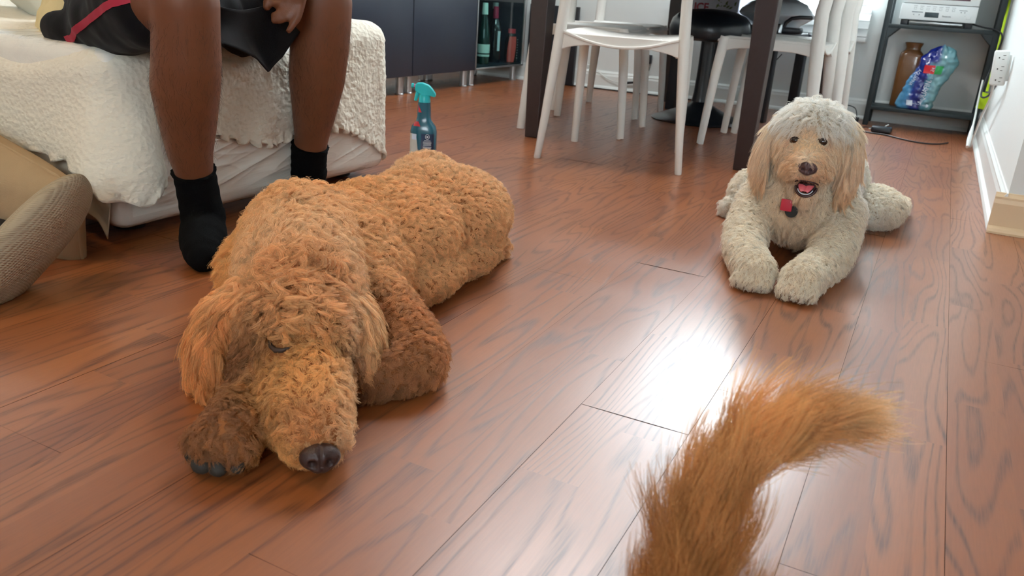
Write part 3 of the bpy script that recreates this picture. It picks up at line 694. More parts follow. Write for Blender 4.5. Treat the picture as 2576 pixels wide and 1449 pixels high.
make('plastic_film', MB().grid(wrap, 420, 200), FILM, BED)
for x in (-1.56, -3.35):
    for y in (BY0+.1, BY1-.1):
        make('caster', MB().lathe([(0, 0), (.02, 0), (.034, .004), (.036, .014), (.030, .024), (0, .026)], (x, y, .001), 20), DARK, BED)
def cover_mat():
    m = bpy.data.materials.new('seersucker_cotton'); m.use_nodes = True; nt = m.node_tree; N = nt.nodes; Lk = nt.links; b = N['Principled BSDF']
    tc = N.new('ShaderNodeTexCoord'); b.inputs['Base Color'].default_value = srgb(226, 220, 204); b.inputs['Roughness'].default_value = .85; b.inputs['Sheen Weight'].default_value = .15; b.inputs['Specular IOR Level'].default_value = .2
    v = N.new('ShaderNodeTexVoronoi'); v.feature = 'SMOOTH_F1'; v.inputs['Scale'].default_value = 95; v.inputs['Smoothness'].default_value = .6
    n0 = N.new('ShaderNodeTexNoise'); n0.inputs['Scale'].default_value = 30; Lk.new(tc.outputs['Object'], n0.inputs['Vector'])
    va = N.new('ShaderNodeVectorMath'); va.operation = 'MULTIPLY_ADD'; va.inputs[1].default_value = (.012, .012, .012); Lk.new(n0.outputs['Color'], va.inputs[0]); Lk.new(tc.outputs['Object'], va.inputs[2]); Lk.new(va.outputs[0], v.inputs['Vector'])
    mp = N.new('ShaderNodeMapping'); mp.inputs['Scale'].default_value = (60, 60, 130); Lk.new(tc.outputs['Object'], mp.inputs[0])
    n = N.new('ShaderNodeTexNoise'); n.inputs['Scale'].default_value = 1; n.inputs['Detail'].default_value = 3; Lk.new(mp.outputs[0], n.inputs['Vector'])
    ad = N.new('ShaderNodeMath'); ad.operation = 'MULTIPLY_ADD'; ad.inputs[1].default_value = .9; Lk.new(n.outputs['Fac'], ad.inputs[0]); Lk.new(v.outputs['Distance'], ad.inputs[2])
    bp = N.new('ShaderNodeBump'); bp.inputs['Strength'].default_value = .6; bp.inputs['Distance'].default_value = .004; Lk.new(ad.outputs[0], bp.inputs['Height']); Lk.new(bp.outputs['Normal'], b.inputs['Normal'])
    return m
COVER = cover_mat(); SHEET = mat('sheet_cotton', srgb(214, 204, 184), .85, spec=.2, var=.03, bump=.4, bscale=60)
def top_z(x, y):
    z = .418+.035*smoothstep(1.6, 1.95, y)-.022*math.exp(-((y-1.52)/.25)**2-((x+1.5)/.4)**2)
    z -= .050*math.exp(-((x+1.72)/.16)**2-((y-1.18)/.16)**2)+.020*math.exp(-((x+1.75)/.25)**2-((y-1.42)/.2)**2)
    return z+.006*nz3(x*7, y*7, 1)
import bisect
def interp(x, xs, ys):
    if x <= xs[0]: return ys[0]
    if x >= xs[-1]: return ys[-1]
    i = bisect.bisect_right(xs, x)-1; t = (x-xs[i])/(xs[i+1]-xs[i]); return ys[i]+(ys[i+1]-ys[i])*t
PER = []   # perimeter path of the cover: edge point, outward normal, hem height
def perimeter():
    pts = []; cr = .07; x1 = BX+.012; ya = BY0-.012; yb = BY1+.012
    for i in range(60): pts.append((-3.0+(x1-cr+3.0)*i/60, yb, 0, 1))
    for i in range(14): a = math.pi/2*(1-i/14); pts.append((x1-cr+cr*math.cos(a), yb-cr+cr*math.sin(a), math.cos(a), math.sin(a)))
    n = 190
    for i in range(n): pts.append((x1, yb-cr-(yb-ya-2*cr)*i/n, 1, 0))
    for i in range(26): a = -math.pi/2*i/26; pts.append((x1-cr+cr*math.cos(a), ya+cr+cr*math.sin(a), math.cos(a), math.sin(a)))
    for i in range(120): pts.append((x1-cr-(x1-cr+3.0)*i/119, ya, 0, -1))
    return pts
PP = perimeter(); HZ = []
for (x, y, nx, ny) in PP:
    if ny > .99: h = .10
    elif nx > 0 and y > 1.2: h = interp(y, [1.185, 1.20, 1.24, 1.34, 1.45, 1.55, 1.62, 1.78, 1.88, 1.96, 2.02, 2.1], [.25, .262, .25, .205, .172, .158, .172, .172, .14, .095, .055, .035])
    elif nx > .98: h = interp(y, [1.13, 1.16, 1.178, 1.19, 1.20], [.105, .13, .20, .245, .262])
    elif nx > 0: h = interp(nx, [0, .5, .9, 1.0], [.165, .125, .10, .105])
    else: h = interp(x, [-3, -1.62, -1.52], [.16, .168, .165])
    HZ.append(h)
nr_top, nr_dn = 34, 64
def cover_pt(i, j):
    x, y, nx, ny = PP[i]; h = HZ[i]; s = i*.0068
    if j < nr_top:
        t = j/nr_top; sx = min(x, -1.75); cx, cy = min(x, -1.85), 1.56
        R_ = .055; ex, ey = x-nx*R_, y-ny*R_
        px, py = cx+(ex-cx)*t, cy+(ey-cy)*t
        return Vector((px, py, top_z(px, py)))
    R_ = .055; u = (j-nr_top)/(nr_dn-1)
    ex, ey = x-nx*R_, y-ny*R_; zt = top_z(ex, ey); total = (zt-h)+R_*(math.pi/2-1); d = u*total
    if d < R_*math.pi/2:
        a = d/R_; ox = R_*math.sin(a); z = zt-R_*(1-math.cos(a))
    else: ox = R_; z = zt-R_-(d-R_*math.pi/2)
    drop = max(0, zt-z); hang = smoothstep(.05, .3, drop)
    corner = math.exp(-((i-277)/20)**2)
    w = (.014*nz3(s*3.5, z*3, 5)+.010*nz3(s*9, z*5, 9))*hang+.016*hang*(.5+.5*math.sin(s*21+3*nz3(s*2, 0, 0)))
    w += .055*hang*corner
    w += .006*math.sin(s*150+2*nz3(s*9, 3, 3))*smoothstep(.93, 1.0, u)         # frilled hem
    z += .006*math.sin(s*95+1.5*nz3(s*11, 1, 3))*smoothstep(.9, 1.0, u)
    sd = .008*nz3(s*5, z*9, 2)*hang
    return Vector((ex+nx*(ox+max(w, -.004))-ny*sd, ey+ny*(ox+max(w, -.004))+nx*sd, z))
NP_ = len(PP); NR_ = nr_top+nr_dn
cvv = []
for j in range(NR_):
    for i in range(NP_):
        p = cover_pt(i, j)
        x, y, nx, ny = PP[i]; q = 1 if j >= nr_top else 0
        k = (.0022*nz3(p.x*55, p.y*55, p.z*75)+.0018*nz3(p.x*120, p.y*120, p.z*140))*(.4+.6*smoothstep(1.1, 1.3, p.y))*smoothstep(nr_top-14, nr_top+6, j)
        cvv.append(p+Vector((nx*k*q, ny*k*q, k*(1-q)*1.3)))
cf = [(j*NP_+i, j*NP_+i+1, (j+1)*NP_+i+1, (j+1)*NP_+i) for j in range(NR_-1) for i in range(NP_-1)]
cb = MB().add(cvv, cf)
top('bed_cover', cb, COVER, 'crinkled off-white cotton cover with frilled hem draped over the bed', 'bed cover', loc=(-2.2, 1.56, .41), mods=[('SOLIDIFY', dict(thickness=.003, offset=1))])
# inner sheet flap hanging at the near end
def flap(u, v):
    x = -1.83+.355*u; zt = .20; hem = interp(u, [0, .3, .6, .8, .9, .96, 1.0], [.13, .105, .085, .070, .045, .012, .06])
    z = zt+(hem-zt)*v; return (x+.004*math.sin(v*9), BY0-.004-.010*v-.006*math.sin(u*22+v*3)*v-.004*nz3(u*9, v*7, 4), z)
top('bed_sheet', MB().grid(flap, 50, 30), SHEET, 'plain cream sheet corner hanging below the cover at the near end of the bed', 'sheet', mods=[('SOLIDIFY', dict(thickness=.002))])

# ------------------------------------------------------------------ pillows and cushions
def pillow(C_, a, b, n_, A, B, T, N_=34, pw_=3.0, wr=0.0, seed=0, gath=.07):
    C_, a, b = Vector(C_), Vector(a).normalized(), Vector(b).normalized(); b = (b-a*b.dot(a)).normalized(); n_ = a.cross(b)
    mb_ = MB(); side = []
    for s in (1, -1):
        vs = []
        for j in range(N_):
            for i in range(N_):
                u = math.sin((2*i/(N_-1)-1)*math.pi/2); v = math.sin((2*j/(N_-1)-1)*math.pi/2)
                th = T*max(0, (1-abs(u)**pw_))**.5*max(0, (1-abs(v)**pw_))**.5
                ua = u*(1-gath*(1-v*v)); va = v*(1-gath*(1-u*u))
                w = wr*nz3(u*3+seed, v*3, s)*(1-u**4)*(1-v**4)
                vs.append(C_+a*A*ua+b*B*va+n_*(s*(th+w)))
        side.append(vs)
    n2 = N_*N_; fs = []
    for j in range(N_-1):
        for i in range(N_-1):
            k = j*N_+i; fs.append((k, k+1, k+N_+1, k+N_)); fs.append((n2+k+N_, n2+k+N_+1, n2+k+1, n2+k))
    mb_.add(side[0]+side[1], fs)
    bmx = bmesh.new()
    vv = [bmx.verts.new(p) for p in mb_.v]
    for f in mb_.f: bmx.faces.new([vv[k] for k in f])
    bmesh.ops.remove_doubles(bmx, verts=bmx.verts[:], dist=1e-5); bmx.verts.index_update()
    return MB().bm(bmx)
def knit_mat():
    m = mat('ribbed_knit_beige', srgb(176, 160, 134), .9, spec=.15, var=.05, scale=20); nt = m.node_tree; N = nt.nodes; Lk = nt.links; b = N['Principled BSDF']
    tc = N.new('ShaderNodeTexCoord'); mp = N.new('ShaderNodeMapping'); mp.inputs['Rotation'].default_value = (.3, .5, .65); Lk.new(tc.outputs['Object'], mp.inputs[0])
    w = N.new('ShaderNodeTexWave'); w.inputs['Scale'].default_value = 62; w.inputs['Distortion'].default_value = .6; Lk.new(mp.outputs[0], w.inputs['Vector'])
    w2 = N.new('ShaderNodeTexWave'); w2.bands_direction = 'Z'; w2.inputs['Scale'].default_value = 95; Lk.new(mp.outputs[0], w2.inputs['Vector'])
    ml = N.new('ShaderNodeMath'); ml.operation = 'MULTIPLY'; Lk.new(w.outputs['Fac'], ml.inputs[0]); Lk.new(w2.outputs['Fac'], ml.inputs[1])
    bp = N.new('ShaderNodeBump'); bp.inputs['Strength'].default_value = .8; bp.inputs['Distance'].default_value = .002; Lk.new(ml.outputs[0], bp.inputs['Height']); Lk.new(bp.outputs['Normal'], b.inputs['Normal'])
    return m
KNIT = knit_mat(); BEI = mat('beige_canvas', srgb(176, 150, 116), .9, spec=.15, var=.05, bump=.4, bscale=700)
KC = MB(); kb = bmesh.new(); bmesh.ops.create_uvsphere(kb, u_segments=64, v_segments=40, radius=1)
ka = Vector((.116, .757, .643)).normalized(); kv = Vector((-.493, .606, -.625)); kv = (kv-ka*kv.dot(ka)).normalized(); kn = ka.cross(kv)
for v_ in kb.verts:
    x_, y_, z_ = v_.co; r_ = math.hypot(x_, y_); th_ = math.atan2(y_, x_); q_ = 1/(abs(math.cos(th_))**2.7+abs(math.sin(th_))**2.7)**(1/2.7)
    rr_ = r_**.82*q_; v_.co = Vector((-1.345, .806, .080))+ka*(.17*rr_*math.cos(th_))+kv*(.085*rr_*math.sin(th_))+kn*(.033*z_*abs(z_)**.12)
kb.verts.index_update(); KC.bm(kb)
KC.v = [(p[0], p[1], max(p[2], .001)) for p in KC.v]
top('knit_cushion', KC, KNIT, 'beige ribbed knit cushion standing on the floor in front of the bed end', 'cushion')
t = thing('canvas_cushion', 'plain beige canvas cushion with piped edge, between the knit cushion and the bed end', 'cushion', (-1.66, 1.0, .03))
pm_ = pillow((-1.690, .985, .126), (1, 0, -.25), (.25, -.10, 1), None, .27, .095, .062, wr=.006, seed=4, gath=.05)
make('cover', pm_, BEI, t)
pa = Vector((1, 0, -.25)).normalized(); pv = Vector((.25, -.10, 1)); pv = (pv-pa*pv.dot(pa)).normalized(); pipe = []
for k in range(60):
    a = 2*math.pi*k/60; u = max(-1, min(1, 1.25*math.cos(a))); v = max(-1, min(1, 1.25*math.sin(a)))
    pipe.append(Vector((-1.690, .985, .126))+pa*(.27*u*(1-.05*(1-v*v)))+pv*(.095*v*(1-.05*(1-u*u))))
make('piping', MB().tube(pipe+[pipe[0]], .0035, 8), BEI, t)
top('dark_bag', pillow((-1.60, .93, .036), (1, .3, 0), (-.3, 1, .1), None, .12, .035, .032), mat('black_fabric', srgb(26, 28, 32), .8, var=.2), 'small dark bag on the floor at the picture edge under the canvas cushion', 'bag')
WPIL = mat('white_quilt', srgb(226, 226, 214), .85, spec=.2, var=.03, bump=.6, bscale=45); YEL = mat('pale_yellow_cotton', srgb(214, 196, 150), .85, spec=.2, var=.05, bump=.2, bscale=40)
top('white_pillow', pillow((-2.30, 1.52, .505), (.9, -.45, 0), (-.3, -.5, .9), None, .30, .15, .07, wr=.014), WPIL, 'white quilted pillow lying on the bed behind the seated person', 'pillow')
top('yellow_pillow', pillow((-1.885, 1.33, .463), (.85, -.5, .1), (.2, .5, .85), None, .145, .11, .045, wr=.012, seed=9), YEL, 'pale yellow pillow squeezed between the white pillow and the black shorts', 'pillow')

# ------------------------------------------------------------------ seated person
def skin_mat():
    m = mat('skin', srgb(114, 69, 46), .45, spec=.4, var=.12, scale=28, bump=.12, bscale=500, sss=.12); return m
SKIN = skin_mat()
PERSON = None
pb = MB()
def chain(mb_, pts):
    for (p0, r0), (p1, r1) in zip(pts[:-1], pts[1:]): mb_.cap(p0, r0, p1, r1, 22)
LLEG = [((-1.226, 1.092, .505), .061), ((-1.234, 1.098, .455), .060), ((-1.248, 1.107, .40), .0625), ((-1.267, 1.117, .35), .064), ((-1.289, 1.136, .283), .056), ((-1.305, 1.15, .216), .045), ((-1.313, 1.165, .164), .0365), ((-1.316, 1.175, .113), .0375), ((-1.314, 1.18, .070), .040)]
RLEG = [((-1.317, 1.578, .51), .068), ((-1.324, 1.582, .46), .068), ((-1.336, 1.587, .41), .070), ((-1.358, 1.60, .326), .068), ((-1.380, 1.614, .245), .055), ((-1.400, 1.626, .18), .044), ((-1.413, 1.632, .14), .041), ((-1.425, 1.64, .10), .041), ((-1.43, 1.645, .070), .043)]
chain(pb, LLEG); chain(pb, RLEG)
chain(pb, [((-1.231, 1.094, .500), .060), ((-1.40, 1.13, .505), .074), ((-1.60, 1.21, .505), .084), ((-1.76, 1.29, .515), .098)])
chain(pb, [((-1.325, 1.58, .505), .067), ((-1.45, 1.575, .500), .075), ((-1.62, 1.54, .505), .085), ((-1.76, 1.48, .515), .098)])
LFOOT = [((-1.335, 1.205, .040), .034), ((-1.300, 1.165, .046), .042), ((-1.262, 1.130, .040), .042), ((-1.232, 1.100, .032), .034), ((-1.215, 1.085, .027), .025)]
RFOOT = [((-1.445, 1.675, .040), .034), ((-1.425, 1.63, .046), .038), ((-1.405, 1.575, .036), .034), ((-1.385, 1.525, .026), .025), ((-1.378, 1.505, .022), .021)]
chain(pb, LFOOT); chain(pb, RFOOT)
pb.ell((-1.79, 1.385, .535), (.13, .185, .11)); pb.ell((-1.76, 1.385, .66), (.115, .155, .14)); pb.ell((-1.68, 1.385, .86), (.125, .175, .17)); pb.ell((-1.63, 1.385, .99), (.10, .19, .08))
chain(pb, [((-1.60, 1.385, 1.03), .058), ((-1.555, 1.385, 1.11), .055)]); pb.ell((-1.50, 1.385, 1.20), (.095, .075, .115)); pb.ell((-1.425, 1.385, 1.175), (.03, .035, .05)); pb.ell((-1.402, 1.385, 1.19), (.016, .013, .022))
pb.ell((-1.50, 1.31, 1.19), (.016, .01, .03)); pb.ell((-1.50, 1.46, 1.19), (.016, .01, .03))
chain(pb, [((-1.64, 1.19, 1.0), .055), ((-1.50, 1.07, .78), .043), ((-1.47, 1.075, .76), .040), ((-1.35, 1.24, .70), .028), ((-1.32, 1.285, .69), .027)])
chain(pb, [((-1.64, 1.58, 1.0), .055), ((-1.49, 1.69, .78), .043), ((-1.455, 1.685, .74), .040), ((-1.33, 1.54, .615), .029), ((-1.300, 1.495, .580), .027)])
# left hand hanging between the knees: palm, thumb and four bent fingers
def hand(pb, off=(0, 0, 0), mir=False):
    f = lambda p: (p[0]+off[0], (p[1] if not mir else 2*1.46-p[1])+off[1], p[2]+off[2])
    g = lambda L: chain(pb, [(f(p), r) for p, r in L])
    g([((-1.296, 1.484, .566), .024), ((-1.292, 1.470, .540), .024), ((-1.288, 1.461, .515), .018)])
    g([((-1.304, 1.480, .560), .022), ((-1.306, 1.462, .535), .022), ((-1.308, 1.450, .513), .016)])
    g([((-1.283, 1.466, .520), .0125), ((-1.281, 1.459, .498), .0100), ((-1.281, 1.449, .474), .0088), ((-1.288, 1.436, .455), .0078), ((-1.292, 1.432, .447), .0070)])
    g([((-1.292, 1.458, .515), .0130), ((-1.293, 1.451, .494), .0105), ((-1.300, 1.439, .475), .0095), ((-1.314, 1.430, .467), .0085), ((-1.326, 1.424, .465), .0078)])
    g([((-1.302, 1.455, .518), .0130), ((-1.304, 1.448, .500), .0108), ((-1.309, 1.439, .486), .0098), ((-1.320, 1.430, .478), .0088), ((-1.328, 1.426, .476), .0080)])
    g([((-1.312, 1.455, .525), .0130), ((-1.312, 1.447, .508), .0108), ((-1.318, 1.438, .500), .0098), ((-1.330, 1.434, .500), .0088), ((-1.338, 1.433, .505), .0080)])
    g([((-1.312, 1.474, .560), .0140), ((-1.334, 1.453, .545), .0125), ((-1.345, 1.437, .520), .0112), ((-1.347, 1.428, .500), .0105), ((-1.347, 1.425, .492), .0090)])
hand(pb)
hand(pb, (-.02, -.18, .12), False)
def squeeze(mb_):
    mb_.v = [(p[0]+(.11*min(1, (-1.40-p[0])/.32) if p[0] < -1.40 and p[2] > .36 else 0), p[1], p[2]) for p in mb_.v]
squeeze(pb)
me = remeshed(pb, .0045, 5, .5)
PLOC = (-1.6, 1.385, 0)
shift_mesh(me, PLOC); me.name = 'person'; me.materials.append(SKIN)
PERSON = bpy.data.objects.new('person', me); COL.objects.link(PERSON); PERSON.location = PLOC
tag(PERSON, 'person seated on the bed in black shorts and socks, a hand hanging between the knees', 'person')
def garment(name, mb_, m, vox=.006, sm=6, fold=0.0, fs=12.0, zmin=None):
    if name != 'sock': squeeze(mb_)
    me = remeshed(mb_, vox, sm, .5)
    V = np.empty(len(me.vertices)*3); me.vertices.foreach_get('co', V); V = V.reshape(-1, 3)
    if fold:
        NN = np.empty(len(me.vertices)*3); me.vertex_normals.foreach_get('vector', NN); NN = NN.reshape(-1, 3)
        d = np.array([nz3(p[0]*fs, p[1]*fs, p[2]*fs*.8)+.5*nz3(p[0]*fs*2.6, p[1]*fs*2.6, p[2]*fs*2) for p in V])*fold
        V = V+NN*d[:, None]
    if zmin is not None: V[:, 2] = np.maximum(V[:, 2], zmin)
    me.vertices.foreach_set('co', V.ravel()); shift_mesh(me, PLOC); me.materials.append(m); me.name = name
    o = bpy.data.objects.new(name, me); COL.objects.link(o); o.parent = PERSON; return o
SOCK = mat('black_sock_knit', srgb(12, 14, 15), .95, spec=.08, var=.2, scale=120, bump=.6, bscale=420)
for leg, foot, zc in ((LLEG, LFOOT, .178), (RLEG, RFOOT, .160)):
    g = MB(); e = .0055
    pts = [(Vector(p), r) for p, r in leg]; P_ = []
    for (p0, r0), (p1, r1) in zip(pts[:-1], pts[1:]):
        for k in range(5):
            t_ = k/5; p = p0.lerp(p1, t_); r = r0+(r1-r0)*t_
            if p.z <= zc: P_.append((p, r))
    P_.append(pts[-1])
    ts = [p for p, r in P_]; rs = [r+e+.0022*math.sin(p.z*330)*(p.z > .07) for p, r in P_]; rs[0] += .002
    g.tube(ts, rs, 26)
    for (p0, r0), (p1, r1) in zip(foot[:-1], foot[1:]): g.cap(p0, r0+e, p1, r1+e, 22)
    g.cap(pts[-1][0], pts[-1][1]+e, pts[-1][0]-Vector((0, 0, .02)), .036+e)
    garment('sock', g, SOCK, .004, 3, .0016, 30, .001)
GREYT = mat('grey_toe_knit', srgb(92, 92, 84), .95, var=.2, bump=.4, bscale=400)
SHORTS = mat('black_jersey', srgb(13, 14, 18), .85, spec=.2, var=.2, scale=50, bump=.2, bscale=500, sheen=.05)
g = MB()
# seat and two wide trouser legs
g.ell((-1.79, 1.385, .545), (.148, .205, .118)); g.ell((-1.77, 1.385, .63), (.128, .17, .10))
chain(g, [((-1.345, 1.118, .492), .083), ((-1.45, 1.15, .490), .092), ((-1.62, 1.215, .490), .104), ((-1.76, 1.29, .505), .115)])
chain(g, [((-1.37, 1.125, .508), .080), ((-1.50, 1.165, .512), .088), ((-1.66, 1.235, .515), .100)]); chain(g, [((-1.45, 1.57, .508), .085), ((-1.62, 1.54, .512), .098)])
chain(g, [((-1.42, 1.13, .475), .078), ((-1.60, 1.17, .455), .082), ((-1.70, 1.20, .455), .075)])
chain(g, [((-1.45, 1.57, .492), .090), ((-1.62, 1.54, .495), .104), ((-1.76, 1.48, .515), .115)])
chain(g, [((-1.43, 1.36, .47), .055), ((-1.45, 1.28, .47), .075), ((-1.60, 1.38, .50), .09)]); g.ell((-1.52, 1.38, .475), (.12, .17, .06))
g.ell((-1.46, 1.45, .445), (.06, .09, .07)); g.ell((-1.735, 1.165, .422), (.095, .055, .042)); g.ell((-1.66, 1.155, .43), (.10, .05, .045))
garment('shorts', g, SHORTS, .0065, 8, .006, 14)
# loose hem of the right trouser leg hanging in a point between the knees
def hem(u, v):
    x0, y0, z0 = -1.335+.0*u, 1.215+.30*u, .505-.02*math.sin(math.pi*u)
    bot = interp(u, [0, .25, .5, .68, .85, 1.0], [.43, .41, .385, .352, .385, .44])
    z = z0+(bot-z0)*v
    return (-1.362+.020*math.sin(u*6)+.035*v-.02*math.sin(math.pi*v), y0, z)
g = MB().grid(hem, 40, 16)
make('shorts_hem', g, SHORTS, PERSON, mods=[('SOLIDIFY', dict(thickness=.003))])
STR = mat('crimson_stripe', srgb(168, 30, 58), .7, var=.1)
# stripe sewn on the outside of the right thigh
def snap_line(pts, obj, n=60, width=.007, lift=.002):
    """ribbon lying on a surface: pts are world points near it"""
    from mathutils.bvhtree import BVHTree
    me_ = obj.data; off_ = parent_loc(obj)
    bvh = BVHTree.FromPolygons([v.co+off_ for v in me_.vertices], [p.vertices[:] for p in me_.polygons])
    P_ = [Vector(p) for p in pts]; out = []
    for i in range(n+1):
        t_ = i/n*(len(P_)-1); k = min(int(t_), len(P_)-2); q = P_[k].lerp(P_[k+1], t_-k)
        c_, n_, _, _ = bvh.find_nearest(q); out.append((c_, n_))
    vs = []
    for i, (c_, n_) in enumerate(out):
        tn = (out[min(i+1, n)][0]-out[max(i-1, 0)][0]).normalized(); s_ = tn.cross(n_).normalized()
        for k in (-1, -.33, .33, 1):
            q = c_+s_*width*k; c2, n2, _, _ = bvh.find_nearest(q); vs.append(c2+n2*lift)
    return MB().add(vs, [(4*i+k, 4*i+k+1, 4*i+5+k, 4*i+4+k) for i in range(n) for k in range(3)])
sh_o = [c for c in PERSON.children if c.name.startswith('shorts') and 'hem' not in c.name][0]
st = snap_line([(-1.30, 1.035, .505), (-1.40, 1.05, .475), (-1.50, 1.075, .440), (-1.60, 1.09, .396)], sh_o)
make('side_stripe', st, STR, PERSON)
SHIRT = mat('grey_tshirt', srgb(120, 122, 126), .9, var=.05)
g = MB(); g.ell((-1.78, 1.385, .62), (.150, .200, .13)); g.ell((-1.68, 1.385, .86), (.137, .188, .175)); g.ell((-1.63, 1.385, .985), (.108, .20, .08)); g.cap((-1.64, 1.19, 1.0), .065, (-1.57, 1.13, .89), .060); g.cap((-1.64, 1.58, 1.0), .065, (-1.565, 1.635, .89), .060)
garment('tshirt', g, SHIRT, .007, 6, .005, 9)
g = MB(); g.ell((-1.51, 1.385, 1.225), (.098, .08, .10)); garment('hair', g, mat('dark_hair', srgb(28, 22, 20), .7), .006, 3)

# ------------------------------------------------------------------ spray bottle on the floor
TEAL = mat('teal_plastic', srgb(10, 92, 112), .25, var=.05, coat=.5); TRG = mat('turquoise_plastic', srgb(28, 186, 192), .3, var=.02); NAVY = mat('navy_label', srgb(16, 50, 84), .3, coat=.4, var=.1); REDP = mat('print_red_glossy', srgb(200, 40, 50), .35, coat=.4); PNK = mat('pink_ring', srgb(214, 70, 130), .4); CREL = mat('pale_label', srgb(206, 206, 196), .4, var=.08)
SPX, SPY = -1.43, 2.195
t = thing('spray_bottle', 'teal spray bottle with a turquoise trigger head on the floor behind the tan dog', 'bottle', (SPX, SPY, 0))
ang = math.radians(26); Ms = Matrix.Translation((SPX, SPY, 0)) @ Matrix.Rotation(ang, 4, 'Z')   # local x to the right in the picture, -y to the camera
bs = MB(); n = 40; prof = [(0, .034, .024), (.002, .040, .029), (.01, .0425, .031), (.09, .0425, .031), (.125, .042, .030), (.14, .038, .028), (.150, .030, .024), (.158, .024, .021), (.17, .0215, .0195), (.20, .0205, .019), (.215, .0195, .0185), (.217, .0, .0)]
vs = []; fs = []
for z, rx, ry in prof:
    for k in range(n):
        a = 2*math.pi*k/n; q = 1/(abs(math.cos(a))**3.2+abs(math.sin(a))**3.2)**(1/3.2); vs.append(Ms @ Vector((rx*q*math.cos(a), ry*q*math.sin(a), z)))
for i in range(len(prof)-1):
    for k in range(n): fs.append((i*n+k, i*n+(k+1) % n, (i+1)*n+(k+1) % n, (i+1)*n+k))
fs.append(tuple(range(n-1, -1, -1))); bs.add(vs, fs); make('bottle_body', bs, TEAL, t)
make('collar', MB().lathe([(0, .212), (.0185, .212), (.0185, .234), (.014, .240), (0, .240)], (0, 0, 0), 24, Ms), TRG, t)
hd = MB(); out = [(-.030, .250), (-.030, .266), (-.024, .2735), (-.006, .2745), (.012, .269), (.024, .258), (.0335, .245), (.036, .236), (.031, .232), (.024, .235), (.016, .236), (.012, .235), (-.012, .235), (-.014, .240), (-.022, .244)]
n = len(out); vs = [Ms @ Vector((x, -.011, z)) for x, z in out]+[Ms @ Vector((x, .011, z)) for x, z in out]
hd.add(vs, [tuple(range(n)), tuple(range(2*n-1, n-1, -1))]+[(i, i+n, (i+1) % n+n, (i+1) % n) for i in range(n)]); make('spray_head', hd, TRG, t, mods=[('BEVEL', dict(width=.003, segments=3))])
make('trigger', MB().tube([Ms @ Vector(p) for p in ((-.021, 0, .252), (-.023, 0, .240), (-.026, 0, .228), (-.029, 0, .218))], [.006, .0065, .006, .0045], 10, flat=(1, .9)), TRG, t)
make('nozzle', MB().tube([Ms @ Vector(p) for p in ((-.029, 0, .263), (-.035, 0, .2635), (-.0352, 0, .2635), (-.042, 0, .264))], [.0055, .0055, .0075, .0075], 16), TRG, t)
make('nozzle_ring', MB().tube([Ms @ Vector(p) for p in ((-.0305, 0, .263), (-.033, 0, .2632))], .0068, 16), PNK, t)
def bpt(x, z, lift=.0008):   # point on the camera-side face of the bottle
    zz, rx, ry = None, 0, 0
    for (z0, a0, b0), (z1, a1, b1) in zip(prof_s[:-1], prof_s[1:]):
        if z0 <= z <= z1: q = (z-z0)/(z1-z0); rx = a0+(a1-a0)*q; ry = b0+(b1-b0)*q
    u = max(-.98, min(.98, x/rx)); return Ms @ Vector((u*rx, -(ry*(1-abs(u)**3.2)**(1/3.2))-lift, z))
prof_s = [(0, .034, .024), (.002, .040, .029), (.01, .0425, .031), (.09, .0425, .031), (.125, .042, .030), (.14, .038, .028), (.150, .030, .024), (.158, .024, .021), (.17, .0215, .0195), (.20, .0205, .019), (.215, .0195, .0185)]
def patch(name, x0, x1, z0, z1, m, lift=.0008, fx=None, n_=(10, 10)):
    return make(name, MB().grid(lambda u, v: bpt((x0+(x1-x0)*u) if fx is None else fx(u, v), z0+(z1-z0)*v, lift), *n_), m, t)
patch('back_label', -.004, .036, .008, .120, NAVY)
patch('front_label', -.0415, -.011, .006, .118, CREL, .0006, lambda u, v: -.0415+(.0305-.010*v*v)*u)
patch('red_flash', -.0405, -.024, .012, .040, REDP, .0012); patch('red_ribbon', -.032, -.012, .142, .156, REDP, .001, lambda u, v: -.030+.022*u*(1-.3*v)); patch('red_tip', -.016, -.008, .185, .208, REDP, .001, lambda u, v: -.0165+(.011)*u*(1-v))
patch('sticker', -.034, -.019, .100, .118, PW, .002)
tx = MB()
for k, z in enumerate((.098, .094, .0905, .087, .0835, .078, .0745, .068, .0645, .061, .0545, .051, .0475, .044, .038, .0345, .028, .024)):
    w = (.010, .013, .0135, .012, .0125, .0135, .013, .008, .0125, .009, .0135, .013, .0115, .010, .0135, .011, .012, .009)[k]
    tx.grid(lambda u, v: bpt(.016-w+2*w*u, z+.0016*v, .0016), 8, 2)
make('fine_print', tx, LBW, t)
rg = MB().tube([bpt(.016+.0062*math.cos(a), .111+.0078*math.sin(a), .0018) for a in [2*math.pi*k/20 for k in range(21)]], .0008, 6); make('round_emblem', rg, LBW, t)
patch('emblem_centre', .0135, .0185, .108, .114, LBW, .0016)
patch('bottom_box', .004, .026, .012, .020, LBW, .0016)

